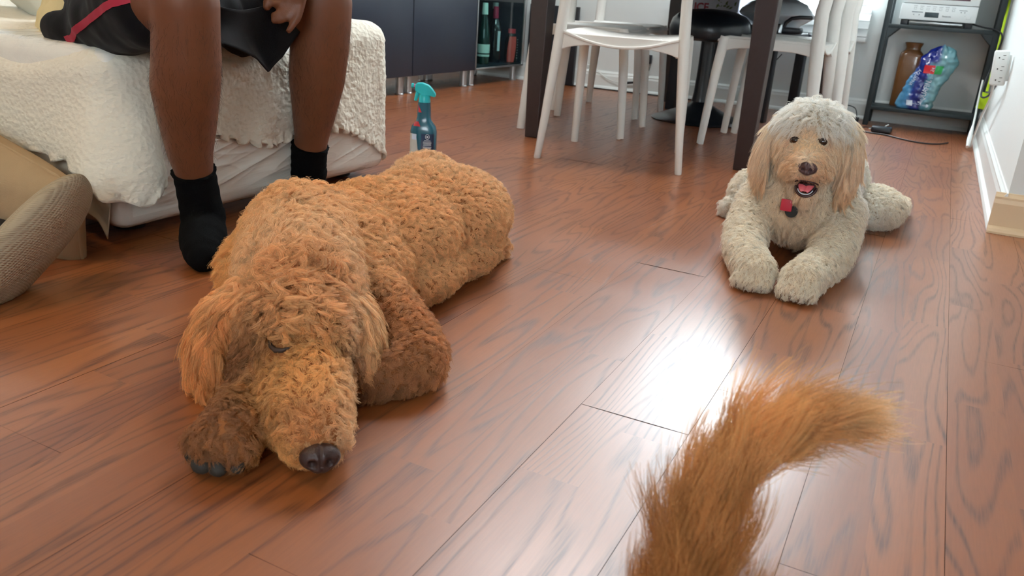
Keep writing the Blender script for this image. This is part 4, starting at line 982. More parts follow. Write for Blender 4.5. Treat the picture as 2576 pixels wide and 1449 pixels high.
# ------------------------------------------------------------------ power strip, cords and bits by the right corner
WPL = mat('white_plastic', srgb(232, 238, 238), .35, var=.01); SLOT = mat('slot_black', srgb(20, 22, 24), .6); NEON = mat('neon_yellow_green', srgb(186, 222, 20), .6, var=.05)
t = thing('power_strip', 'white three-outlet power strip fixed on the right wall beside the shelf', 'power strip', (.205, 3.86, .335))
Mp = Matrix.Translation((.2005, 3.86, .402)) @ Matrix.Rotation(math.radians(-4), 4, 'Y') @ Matrix.Rotation(math.radians(8), 4, 'Z')
make('housing', MB().box((-.027, -.014, -.068), (.027, .014, .068), .008, 3, M=Mp), WPL, t)
for z in (.043, 0, -.043):
    sl = MB()
    for dx, dz, w, h in ((-.010, -.003, .0022, .0028), (.007, .006, .0050, .0011), (.004, -.009, .0040, .0011)):
        sl.box((dx-w, -.0147, z+dz-h), (dx+w, -.0138, z+dz+h), 0, 1, M=Mp)
    make('outlet', sl, SLOT, t, smooth=False)
make('wall_bracket', MB().box((.022, -.006, -.05), (.036, .02, .05), .002, M=Mp), WPL, t)
def cord(name, pts, r, m, label, cat='cord', n=8, sub=6):
    P_ = [Vector(p) for p in pts]; out = []
    for i in range(len(P_)-1):
        p0 = P_[max(i-1, 0)]; p1 = P_[i]; p2 = P_[i+1]; p3 = P_[min(i+2, len(P_)-1)]
        for k in range(sub):
            s_ = k/sub; out.append(.5*((2*p1)+(p2-p0)*s_+(2*p0-5*p1+4*p2-p3)*s_*s_+(3*p1-p0-3*p2+p3)*s_**3))
    out.append(P_[-1])
    return top(name, MB().tube(out, r, n), m, label, cat)
WC = mat('white_cord', srgb(222, 228, 226), .5); BC = mat('black_cord', srgb(24, 26, 30), .5)
cord('white_cable', [(.195, 3.87, .336), (.200, 3.98, .27), (.198, 4.20, .18), (.196, 4.35, .09), (.194, 4.40, .035), (.193, 4.42, .012)], .0045, WC, 'white power cord running from the power strip down to the floor corner')
top('cord_plug', MB().tube([(.186, 4.50, .11), (.184, 4.47, .075), (.182, 4.43, .04), (.181, 4.40, .014)], [.006, .013, .015, .010], 14, flat=(1, .7)), WPL, 'white plug end hanging just above the floor by the shelf corner', 'plug')
cord('plug_cord', [(.190, 4.80, .30), (.190, 4.76, .24), (.188, 4.66, .19), (.187, 4.56, .15), (.186, 4.50, .11)], .0045, WC, 'short white cord above the hanging plug by the shelf corner')
cord('oven_cord', [(.085, 5.0, .56), (.14, 4.97, .548), (.195, 4.915, .540), (.228, 4.88, .515), (.226, 4.85, .45), (.213, 4.78, .38), (.203, 4.70, .33), (.190, 4.60, .27), (.188, 4.50, .245), (.196, 4.40, .245), (.203, 4.2, .27), (.206, 3.99, .315), (.206, 3.90, .333)], .0042, BC, 'black cord looping from the toaster oven to the power strip')
t = thing('neon_strap', 'neon yellow-green strap hanging in the corner behind the shelf post', 'strap', (.225, 4.72, .16))
make('webbing', MB().tube([(.225, 5.05, 1.1), (.225, 5.0, .8), (.224, 4.93, .60), (.222, 4.84, .42), (.220, 4.78, .30), (.218, 4.76, .25)], [.006, .006, .006, .005, .005, .006], 8, flat=(1, .2), up=(1, 0, 0)), NEON, t)
make('tag', MB().box((.190, 4.735, .165), (.232, 4.745, .245), .003, M=Matrix.Translation((.21, 4.74, .2)) @ Matrix.Rotation(.18, 4, 'Y') @ Matrix.Translation((-.21, -4.74, -.2))), NEON, t)
cord('loose_cable', [(-.37, 4.62, .004), (-.26, 4.57, .004), (-.19, 4.555, .004), (-.12, 4.485, .004), (-.05, 4.43, .004), (.01, 4.42, .004), (.06, 4.46, .004), (.10, 4.55, .004)], .0035, BC, 'black cord lying across the floor in front of the metal shelf')
cord('loose_cable', [(-.40, 4.66, .004), (-.335, 4.70, .004), (-.30, 4.76, .008), (-.25, 4.74, .006), (-.22, 4.70, .01)], .003, BC, 'dark tangled cord at the left foot of the metal shelf')
top('power_adapter', MB().box((-.265, 4.63, 0.0005), (-.165, 4.69, .032), .010, 3), mat('adapter_black', srgb(34, 42, 50), .35, var=.1), 'black power adapter lying on the floor at the left foot of the metal shelf', 'adapter')
top('router_box', MB().box((-.47, 4.86, .0005), (-.355, 4.96, .035), .006, 2), BLK, 'flat black box on the floor between the cream dog and the shelf', 'box')
cord('loop_cord', [(-.42, 4.90, .036), (-.46, 4.98, .075), (-.43, 5.02, .085), (-.385, 4.98, .075), (-.365, 4.92, .036)], .003, BC, 'black cord arching over the flat black box by the shelf')
cord('adapter_cord', [(-.20, 4.66, .034), (-.19, 4.70, .04), (-.22, 4.74, .015), (-.28, 4.72, .006)], .003, WC, 'thin pale cord curling around the black power adapter')
# cords under the table, at the back wall
top('wall_adapter', MB().box((-1.70, 5.155, .19), (-1.66, 5.189, .245), .004), BLK, 'black charger plugged low into the back wall behind the chairs', 'charger')
cord('charger_cord', [(-1.68, 5.17, .19), (-1.665, 5.16, .15), (-1.70, 5.15, .115), (-1.74, 5.15, .10), (-1.735, 5.155, .14), (-1.70, 5.16, .11), (-1.66, 5.15, .085)], .0028, BC, 'black cord crossing itself below the wall charger')
cord('charging_cable', [(-2.10, 5.17, .15), (-2.03, 5.165, .125), (-1.97, 5.16, .085), (-1.90, 5.155, .06), (-1.83, 5.15, .052)], .0025, WC, 'thin white cord sagging along the back wall to the black connector')
top('usb_plug', MB().tube([(-1.83, 5.15, .052), (-1.80, 5.148, .058), (-1.799, 5.148, .058), (-1.755, 5.147, .066)], [.005, .005, .009, .007], 10), BLK, 'small black connector above the baseboard behind the chairs', 'plug')
cord('hanging_cord', [(-.70, 4.93, .46), (-.695, 4.965, .40), (-.70, 4.97, .30), (-.72, 4.97, .20), (-.735, 4.97, .12), (-.72, 4.97, .05), (-.69, 4.96, .006)], .003, BC, 'thin black cord hanging down beside the leg of the low black table')
cord('slanting_cord', [(-.83, 4.97, .33), (-.90, 5.0, .24), (-.96, 5.05, .17), (-1.02, 5.10, .08), (-1.05, 5.12, .006)], .003, BC, 'thin black cord slanting down behind the right front leg of the dining table')
cord('wall_foot_cable', [(-2.28, 5.14, .004), (-2.0, 5.135, .004), (-1.75, 5.13, .004), (-1.5, 5.12, .005), (-1.3, 5.11, .004)], .004, BC, 'black cord lying along the foot of the back wall')
# ------------------------------------------------------------------ fur
def lin(c): 
    c = np.asarray(c, float)/255; return np.where(c <= .04045, c/12.92, ((c+.055)/1.055)**2.4)
def fur_mat(name, rough=.55, tr=.35):
    m = bpy.data.materials.new(name); m.use_nodes = True; nt = m.node_tree; N = nt.nodes; Lk = nt.links; b = N['Principled BSDF']; out = N['Material Output']
    at = N.new('ShaderNodeAttribute'); at.attribute_name = 'tint'
    hs = N.new('ShaderNodeHueSaturation'); Lk.new(at.outputs['Color'], hs.inputs['Color'])
    hi = N.new('ShaderNodeHairInfo'); mr = N.new('ShaderNodeMapRange'); mr.inputs[3].default_value = .82; mr.inputs[4].default_value = 1.18
    Lk.new(hi.outputs['Random'], mr.inputs[0]); Lk.new(mr.outputs[0], hs.inputs['Value'])
    Lk.new(hs.outputs[0], b.inputs['Base Color']); b.inputs['Roughness'].default_value = rough; b.inputs['Specular IOR Level'].default_value = .35
    t = N.new('ShaderNodeBsdfTranslucent'); Lk.new(hs.outputs[0], t.inputs[0])
    mx = N.new('ShaderNodeMixShader'); mx.inputs[0].default_value = tr; Lk.new(b.outputs[0], mx.inputs[1]); Lk.new(t.outputs[0], mx.inputs[2]); Lk.new(mx.outputs[0], out.inputs[0])
    return m
def guide_arrays(G):
    return (np.array([g[0] for g in G], float), np.array([g[1] for g in G], float), np.array([g[2:6] for g in G], float), lin([g[6] for g in G]), np.array([g[7] for g in G], float))
def blend(P, GA):
    gp, gd, gs, gc, gr = GA
    d2 = ((P[:, None, :]-gp[None])**2).sum(2); w = np.exp(-d2/(2*gr[None]**2))+1e-6/(d2+1e-4); w /= w.sum(1, keepdims=True)
    return w@gd, w@gs, w@gc
def nrm(a): return a/np.maximum(np.linalg.norm(a, axis=-1, keepdims=True), 1e-9)
def fur(name, me, off, parent, count, G, m, clump=.006, tight=.75, r0=.00026, seed=1, skip=None, npts=9, droop=.15, cmin=0.0, vary=.2, fz=.0012, gain=1.0, wild=1.0):
    rs = np.random.RandomState(seed); V, NN, T = mesh_arrays(me); V = V+np.array(off)
    GA = guide_arrays(G)
    def sample(n):
        a = V[T[:, 0]]; b = V[T[:, 1]]; c = V[T[:, 2]]; ar = np.linalg.norm(np.cross(b-a, c-a), axis=1)
        t = rs.choice(len(T), n, p=ar/ar.sum()); u = rs.rand(n); v = rs.rand(n); k = u+v > 1; u[k] = 1-u[k]; v[k] = 1-v[k]
        w0 = (1-u-v)[:, None]; u = u[:, None]; v = v[:, None]
        P = V[T[t, 0]]*w0+V[T[t, 1]]*u+V[T[t, 2]]*v; Q = nrm(NN[T[t, 0]]*w0+NN[T[t, 1]]*u+NN[T[t, 2]]*v)
        return P, Q, ar.sum()*.5
    P, Q, area_ = sample(count)
    keep = (P[:, 2] > .006) | (Q[:, 2] > -.4)
    if skip is not None: keep &= ~skip(P)
    P, Q = P[keep], Q[keep]
    nc = max(50, int(area_/(clump*clump)*1.15)); CP, CQ, _ = sample(nc)
    # nearest clump centre on a coarse grid hash
    from mathutils.kdtree import KDTree
    kd = KDTree(nc)
    for i, p in enumerate(CP): kd.insert(p, i)
    kd.balance()
    cid = np.fromiter((kd.find(p)[1] for p in P), dtype=np.int64, count=len(P))
    dC, sC, cC = blend(CP, GA)
    L = sC[:, 0]*(1+vary*rs.randn(nc)*.8).clip(.5, 1.6); amp = sC[:, 1]*(1+.35*rs.randn(nc)).clip(.3, 1.8); turns = sC[:, 2]*(1+.25*rs.randn(nc)); lift = sC[:, 3]
    fl = dC-CQ*(dC*CQ).sum(1, keepdims=True); fl = nrm(fl+.28*wild*np.linalg.norm(fl, axis=1, keepdims=True)*rs.randn(nc, 3)+1e-4*rs.randn(nc, 3)); fl = nrm(fl-CQ*(fl*CQ).sum(1, keepdims=True))
    sd = np.cross(CQ, fl); ph = rs.rand(nc)*2*np.pi; hand_ = np.where(rs.rand(nc) > .5, 1, -1)
    t = np.linspace(0, 1, npts)
    Ci, n_ = cid, len(P)
    pos = np.empty((n_, npts, 3)); offv = P-CP[Ci]; offd = np.linalg.norm(offv, axis=1); far = (offd > clump*2.2)
    offv[far] *= 0
    base = np.where(far[:, None], P, CP[Ci]); Qs = Q
    Lh = L[Ci]*(1+.10*rs.randn(n_)).clip(.6, 1.3); A = amp[Ci]*(1+.12*rs.randn(n_)); K = turns[Ci]; F = fl[Ci]; Nn = nrm(CQ[Ci]*.7+Qs*.3); S = sd[Ci]; lf = lift[Ci]; phh = ph[Ci]+.35*rs.randn(n_)
    jit = rs.randn(n_, 3)*fz
    for k, tt in enumerate(t):
        up = lf*(tt-.38*tt*tt)+.10*tt*(1-tt); fo = (1-lf)*(tt**1.15)+.25*lf*tt*tt
        ang = phh+hand_[Ci]*2*np.pi*K*tt; ramp = min(1, tt*3.2)*(1-.35*tt)
        ca = (np.cos(ang)-np.cos(phh)*(1-tt))*A*ramp; sa = (np.sin(ang)-np.sin(phh)*(1-tt))*A*ramp
        p = base+offv*(1-tight*min(1, tt*1.25)**.8)[..., None] if False else base+offv*(1-tight*min(1, tt*1.2))
        p = p+Nn*(Lh*up+.45*ca)[:, None]+F*(Lh*fo+.55*ca)[:, None]+S*(sa)[:, None]+jit*tt
        p[:, 2] -= droop*Lh*tt*tt
        pos[:, k] = p
    zf = .0012+.001*rs.rand(n_)[:, None]; pos[:, :, 2] = np.maximum(pos[:, :, 2], zf)
    if cmin: pass
    _, _, colr = blend(P, GA); tone = (1+.13*rs.randn(nc)).clip(.6, 1.4)[Ci]; colr = colr*tone[:, None]*gain
    hue = rs.randn(nc)[Ci]*.018; colr[:, 0] *= 1+hue; colr[:, 2] *= 1-hue; colr *= np.minimum(1, .93/colr.max(1))[:, None]
    cu = bpy.data.hair_curves.new(name); cu.add_curves([npts]*n_)
    org = np.array(parent_loc(parent)); cu.attributes['position'].data.foreach_set('vector', (pos-org).astype(np.float32).ravel())
    rad = (r0*(1-.55*t**1.5))[None]*np.ones((n_, 1)); 
    ra = cu.attributes.get('radius') or cu.attributes.new('radius', 'FLOAT', 'POINT'); ra.data.foreach_set('value', rad.astype(np.float32).ravel())
    ca_ = cu.attributes.new('tint', 'FLOAT_COLOR', 'CURVE'); ca_.data.foreach_set('color', np.concatenate([colr.clip(0, 1), np.ones((n_, 1))], 1).astype(np.float32).ravel())
    cu.materials.append(m); o = bpy.data.objects.new(name, cu); COL.objects.link(o); o.parent = parent
    return o
LH = mat('dark_leg_hair', srgb(30, 20, 16), .6)
V_, N_v, T_v = mesh_arrays(PERSON.data)
lg_ = [((-1.27, 1.12, .34), (0, 0, -1), .013, .0008, .3, .25, (40, 26, 20), .2), ((-1.36, 1.6, .30), (0, 0, -1), .013, .0008, .3, .25, (40, 26, 20), .2)]
fur('leg_hair', PERSON.data, PLOC, PERSON, 26000, lg_, LH, clump=.02, tight=.0, r0=.00011, seed=31, npts=4, droop=.1, fz=.003,
    skip=lambda P: (P[:, 2] > .47) | (P[:, 2] < .185) | (P[:, 0] < -1.5))
def body_obj(name, mb_, vox, sm, m, loc, parent=None):
    me = remeshed(mb_, vox, sm, .5); shift_mesh(me, loc if parent is None else parent_loc(parent)); me.materials.append(m); me.name = name
    o = bpy.data.objects.new(name, me); COL.objects.link(o)
    if parent is None: o.location = loc
    else: o.parent = parent
    return o
def basis3(x, z=(0, 0, 1)):
    x = Vector(x).normalized(); y = Vector(z).cross(x).normalized(); z = x.cross(y); return Matrix((x, y, z)).transposed()

# ------------------------------------------------------------------ tan curly dog asleep on the floor
FT = fur_mat('apricot_curls', .42, .32); UNDER = mat('apricot_underfur', srgb(150, 96, 56), .9, spec=.1, var=.1)
DL = (-.86, 1.15, 0)
g = MB()
g.ell((-.890, 1.06, .110), (.138, .15, .102)); g.ell((-.885, 1.22, .106), (.150, .18, .100)); g.ell((-.880, 1.40, .110), (.150, .16, .104)); g.ell((-.880, 1.48, .10), (.125, .12, .095)); g.ell((-.808, 1.20, .055), (.088, .17, .060)); g.ell((-.812, 1.38, .055), (.082, .13, .060))
g.ell((-.815, 1.42, .078), (.068, .11, .076)); g.ell((-.965, 1.49, .125), (.075, .11, .088)); g.ell((-.965, 1.02, .085), (.07, .11, .072)); g.ell((-.80, 1.05, .09), (.075, .10, .075))
chain(g, [((-.90, 1.02, .135), .098), ((-.82, .92, .125), .090), ((-.745, .84, .108), .082)])
hx = Vector((.69, -.72, -.16)).normalized(); HM = basis3(hx)
g.ell((-.712, .795, .098), (.086, .080, .078), HM); g.ell((-.685, .765, .105), (.066, .066, .062), HM)
chain(g, [((-.672, .752, .082), .058), ((-.635, .715, .066), .052), ((-.600, .683, .055), .047), ((-.578, .664, .046), .041)])
g.ell((-.640, .705, .045), (.07, .058, .042), HM); g.ell((-.700, .775, .06), (.08, .088, .058), HM)
# forelegs and paws
chain(g, [((-.775, 1.01, .080), .062), ((-.695, .985, .056), .050), ((-.620, .945, .042), .040), ((-.592, .915, .038), .037), ((-.605, .875, .032), .033), ((-.645, .82, .026), .026)])
chain(g, [((-.86, .93, .07), .05), ((-.775, .80, .030), .032), ((-.722, .70, .028), .030), ((-.678, .638, .034), .036), ((-.663, .612, .034), .036)])
for k, (dx, dy) in enumerate(((-.026, -.014), (-.008, -.018), (.012, -.012), (.026, .000))): g.ell((-.663+dx, .605+dy, .030), (.016, .018, .021))
# hind paw tucked at the rump
chain(g, [((-.84, 1.40, .05), .045), ((-.80, 1.50, .03), .03), ((-.79, 1.53, .024), .024)])
D1 = body_obj('dog', g, .006, 5, UNDER, DL)
tag(D1, 'curly apricot-tan dog asleep on the wooden floor with its chin down', 'dog')
# hanging ears
def ear(name, parent, pts, wid, th, m, up):
    e = MB(); e.tube(pts, wid, 18, flat=(1, th), up=up); return e
e1 = ear('ear', D1, [(-.785, .812, .150), (-.806, .790, .138), (-.826, .764, .115), (-.830, .742, .085), (-.818, .724, .055), (-.800, .712, .034), (-.792, .708, .022)], [.024, .044, .056, .060, .054, .040, .014], .32, UNDER, (.5, -.75, 0))
e2 = ear('ear', D1, [(-.665, .868, .150), (-.650, .872, .140), (-.636, .872, .118), (-.626, .868, .088), (-.618, .862, .060), (-.612, .856, .038), (-.610, .853, .026)], [.018, .030, .040, .044, .042, .032, .014], .32, UNDER, (-.35, .5, 0))
e2.v = [(p[0]-.020, p[1]-.010, p[2]-.008) for p in e2.v]
E1 = body_obj('ear', e1, .005, 4, UNDER, None, D1); E2 = body_obj('ear', e2, .005, 4, UNDER, None, D1)
TAN = (206, 162, 114); TANL = (214, 180, 140); TAND = (176, 124, 82); GOLD = (214, 164, 100); DK = (138, 94, 62)
G1 = [
 # pos, comb direction, length, curl, turns, lift, colour, radius
 ((-.90, 1.05, .22), (.1, .9, -.1), .026, .0062, 1.2, .62, TAN, .09), ((-.90, 1.25, .22), (.1, .9, -.1), .020, .0048, 1.2, .62, TAN, .10), ((-.90, 1.50, .21), (.1, .8, -.3), .017, .0026, 1.0, .7, TANL, .10),
 ((-.76, 1.15, .10), (.3, .5, -.8), .018, .0030, 1.0, .55, TAN, .09), ((-.76, 1.40, .10), (.3, .6, -.7), .016, .0026, 1.0, .6, TAN, .10), ((-1.04, 1.10, .12), (-.3, .5, -.8), .026, .0042, 1.0, .55, GOLD, .12),
 ((-1.04, 1.45, .12), (-.3, .6, -.7), .020, .0030, 1.0, .6, TANL, .12), ((-.86, 1.62, .10), (.1, .5, -.8), .018, .0026, 1.0, .6, TANL, .07),
 ((-.86, .95, .22), (.3, .3, -.2), .028, .0050, 1.0, .58, TANL, .07), ((-.78, .90, .19), (.2, .2, -.2), .028, .0050, 1.1, .58, TANL, .05), ((-.98, .97, .10), (-.4, -.3, -.8), .030, .005, 1.0, .5, GOLD, .08),
 # head: crown curls, forehead falling forward, brow
 ((-.735, .825, .185), (-.1, .3, .2), .038, .0100, 1.35, .62, (196, 146, 98), .04), ((-.70, .79, .18), (.4, -.5, -.3), .038, .0104, 1.35, .60, (196, 146, 98), .035), ((-.665, .750, .155), (.5, -.6, -.5), .032, .0090, 1.5, .56, TAN, .03),
 ((-.760, .780, .13), (-.5, -.2, -.8), .030, .0055, 1.0, .45, TAN, .03), ((-.650, .830, .13), (.5, .3, -.8), .026, .0050, 1.0, .45, TANL, .03),
 # muzzle: short, paler, combed outward and down
 ((-.640, .715, .115), (.1, -.1, .1), .017, .0034, .9, .5, GOLD, .025), ((-.600, .680, .095), (-.3, .3, .2), .013, .0020, .7, .45, GOLD, .02), ((-.660, .685, .05), (-.5, -.3, -.6), .024, .0052, 1.0, .42, GOLD, .03), ((-.585, .720, .05), (.6, .5, -.6), .024, .0050, 1.0, .42, TANL, .03),
 ((-.667, .710, .112), (-.3, -.3, -.8), .009, .001, .4, .3, (112, 70, 44), .014), ((-.622, .775, .105), (.4, .3, -.8), .010, .001, .4, .3, (120, 78, 50), .008),
 ((-.575, .655, .07), (-.5, .5, .5), .010, .0012, .5, .35, (190, 138, 90), .015), ((-.60, .64, .02), (-.3, -.2, -.8), .016, .0030, .8, .35, GOLD, .02), ((-.545, .685, .02), (.4, .2, -.8), .018, .0034, .8, .35, TANL, .02),
 # legs
 ((-.575, .92, .06), (.5, -.3, -.6), .020, .0040, 1.3, .62, TAND, .05), ((-.62, .97, .08), (.4, .2, -.6), .019, .0036, 1.2, .62, TAND, .05), ((-.60, .86, .03), (.3, -.6, -.5), .020, .004, 1.2, .5, DK, .04),
 ((-.74, .67, .06), (.3, -.7, -.5), .018, .0040, 1.2, .55, DK, .06), ((-.68, .60, .05), (.3, -.7, -.6), .014, .0034, 1.1, .45, DK, .04), ((-.66, .575, .04), (.3, -.6, -.7), .010, .002, .8, .4, (150, 104, 66), .02)]
def skip1(P):
    a = np.linalg.norm(P-np.array((-.545, .634, .032)), axis=1) < .024
    b = (np.linalg.norm(P-np.array((-.665, .708, .114)), axis=1) < .019) | (np.linalg.norm(P-np.array((-.622, .775, .108)), axis=1) < .011)
    c = np.linalg.norm(P-np.array((-.656, .585, .010)), axis=1) < .014
    return a | b | c
fur('fur', D1.data, DL, D1, 340000, G1, FT, clump=.0078, tight=.80, r0=.00026, seed=3, skip=skip1, droop=.10, gain=1.42, fz=.0018, wild=2.6)
GE1 = [((-.80, .79, .15), (-.2, -.3, -1), .030, .0045, .9, .34, TAN, .04), ((-.81, .74, .08), (-.1, -.2, -1), .040, .0048, .9, .26, (202, 144, 88), .05), ((-.78, .71, .03), (.1, -.2, -1), .034, .005, 1.0, .25, (196, 136, 80), .03)]
GE2 = [((-.655, .87, .15), (.2, .1, -1), .028, .0045, .9, .34, TANL, .04), ((-.63, .87, .09), (.1, .0, -1), .034, .0048, .9, .28, TAN, .05), ((-.62, .86, .04), (.1, -.2, -1), .030, .005, 1.0, .28, TAN, .03)]
fur('ear_fur', E1.data, DL, D1, 34000, GE1, FT, clump=.0085, tight=.8, r0=.00027, seed=4, droop=.35, gain=1.42, fz=.0018)
fur('ear_fur', E2.data, DL, D1, 26000, GE2, FT, clump=.0085, tight=.8, r0=.00027, seed=5, droop=.35, gain=1.42, fz=.0018)
NOSEB = mat('nose_leather', srgb(58, 38, 34), .38, spec=.5, var=.2, scale=60, bump=.5, bscale=450); PAD = mat('paw_pad', srgb(44, 40, 34), .7, var=.2, bump=.4, bscale=300); DEYE = mat('dark_eye', srgb(20, 14, 12), .12, coat=.5); LASH = mat('eyelid_dark', srgb(52, 34, 26), .6)
def nose(parent, c, fw, s=1.0, m=None):
    c = Vector(c); M3 = basis3(fw); n_ = MB()
    n_.ell(c, (.015*s, .0215*s, .0150*s), M3); n_.ell(c+M3 @ Vector((.004*s, 0, -.008*s)), (.010*s, .012*s, .008*s), M3)
    me = remeshed(n_, .0012, 6, .5)
    V = np.empty(len(me.vertices)*3); me.vertices.foreach_get('co', V); V = V.reshape(-1, 3)
    for sy in (-1, 1):   # nostrils pressed in
        q = np.array(c+M3 @ Vector((.013*s, sy*.0085*s, -.0025*s))); ax = np.array(M3 @ Vector((1, 0, 0)))
        d = np.linalg.norm((V-q)*np.array([1, 1, 1.0]), axis=1); V -= ax[None]*(.0075*s*np.exp(-(d/(.0042*s))**2))[:, None]
    d = ((V-np.array(c)) @ np.array(M3 @ Vector((0, 1, 0)))); fx = ((V-np.array(c)) @ np.array(M3 @ Vector((1, 0, 0)))); V -= np.array(M3 @ Vector((1, 0, 0)))[None]*(.002*s*np.exp(-(d/(.0016*s))**2)*(fx > .004*s))[:, None]
    me.vertices.foreach_set('co', V.ravel()); shift_mesh(me, parent_loc(parent)); me.materials.append(m or NOSEB); me.name = 'nose'
    o = bpy.data.objects.new('nose', me); COL.objects.link(o); o.parent = parent
nose(D1, (-.545, .636, .036), (.69, -.72, .10), 1.12)
make('closed_eye', MB().tube([(-.684, .706, .1235), (-.675, .699, .1190), (-.665, .697, .1170), (-.656, .699, .1185), (-.648, .705, .1225)], [.0010, .0030, .0036, .0030, .0010], 10), LASH, D1)
make('closed_eye', MB().tube([(-.628, .772, .112), (-.622, .777, .108), (-.618, .784, .108), (-.616, .791, .111)], [.001, .0026, .0026, .001], 10), LASH, D1)
for i, (p, r) in enumerate([((-.691, .583, .015), .0125), ((-.671, .575, .014), .0135), ((-.649, .579, .015), .0125), ((-.633, .593, .016), .011), ((-.662, .595, .010), .016)]):
    make('paw_pad', MB().ell(p, (r, r*.8, r*.85), sub=2), PAD, D1)
# ------------------------------------------------------------------ cream curly dog lying upright
FC = fur_mat('cream_curls', .6, .4); UNC = mat('cream_underfur', srgb(196, 176, 150), .9, spec=.1, var=.08)
D2L = (-.24, 2.2, 0)
g = MB()
g.ell((-.236, 2.06, .135), (.118, .11, .115)); g.ell((-.236, 2.03, .115), (.105, .085, .085)); g.ell((-.245, 2.25, .140), (.118, .20, .118)); g.ell((-.25, 2.46, .120), (.125, .12, .105))
chain(g, [((-.236, 2.06, .185), .090), ((-.236, 2.01, .245), .080)])
chain(g, [((-.325, 2.05, .11), .058), ((-.336, 1.95, .060), .046), ((-.318, 1.84, .042), .040), ((-.285, 1.75, .038), .037), ((-.262, 1.700, .036), .039)])
chain(g, [((-.150, 2.05, .11), .058), ((-.136, 1.95, .060), .046), ((-.138, 1.86, .042), .040), ((-.158, 1.75, .038), .037), ((-.168, 1.690, .036), .039)])
for cx, cy in ((-.262, 1.700), (-.168, 1.690)):
    for k in range(4): g.ell((cx-.0265+.0177*k, cy-.026-.006*(k in (1, 2)), .022), (.0125, .020, .017))
g.ell((-.415, 2.37, .065), (.055, .09, .058)); g.ell((-.095, 2.46, .058), (.085, .09, .055))
chain(g, [((-.43, 2.36, .035), .03), ((-.45, 2.28, .025), .024)]); chain(g, [((-.06, 2.50, .045), .042), ((-.035, 2.62, .030), .028), ((-.025, 2.70, .026), .024)])
hx2 = Vector((.03, -1, -.10)).normalized(); HM2 = basis3(hx2)
g.ell((-.236, 1.995, .293), (.080, .076, .070), HM2); g.ell((-.234, 1.965, .262), (.06, .072, .060), HM2)
chain(g, [((-.232, 1.965, .262), .050), ((-.226, 1.925, .246), .044), ((-.221, 1.892, .240), .036)])
g.ell((-.247, 1.915, .226), (.030, .026, .024)); g.ell((-.199, 1.915, .230), (.030, .026, .024))
chain(g, [((-.226, 1.965, .205), .040), ((-.216, 1.915, .180), .024), ((-.213, 1.900, .174), .019)])
D2 = body_obj('dog', g, .006, 5, UNC, D2L)
tag(D2, 'cream curly dog lying upright facing the camera, mouth open and tongue showing', 'dog')
e1 = MB(); e1.tube([(-.300, 2.01, .325), (-.318, 1.998, .305), (-.332, 1.990, .27), (-.338, 1.984, .235), (-.336, 1.980, .205), (-.331, 1.977, .180), (-.329, 1.976, .170)], [.016, .024, .028, .030, .028, .020, .008], 18, flat=(1, .36), up=(.4, -.9, 0))
e2 = MB(); e2.tube([(-.172, 2.01, .335), (-.156, 2.000, .315), (-.144, 1.992, .28), (-.138, 1.984, .245), (-.138, 1.980, .212), (-.141, 1.976, .182), (-.142, 1.976, .170)], [.016, .024, .028, .030, .028, .020, .008], 18, flat=(1, .36), up=(-.4, -.9, 0))
F1 = body_obj('ear', e1, .005, 4, UNC, None, D2); F2 = body_obj('ear', e2, .005, 4, UNC, None, D2)
CW = (238, 236, 230); CC = (230, 218, 198); PE = (226, 204, 178); PT = (210, 182, 148); CG = (230, 222, 206)
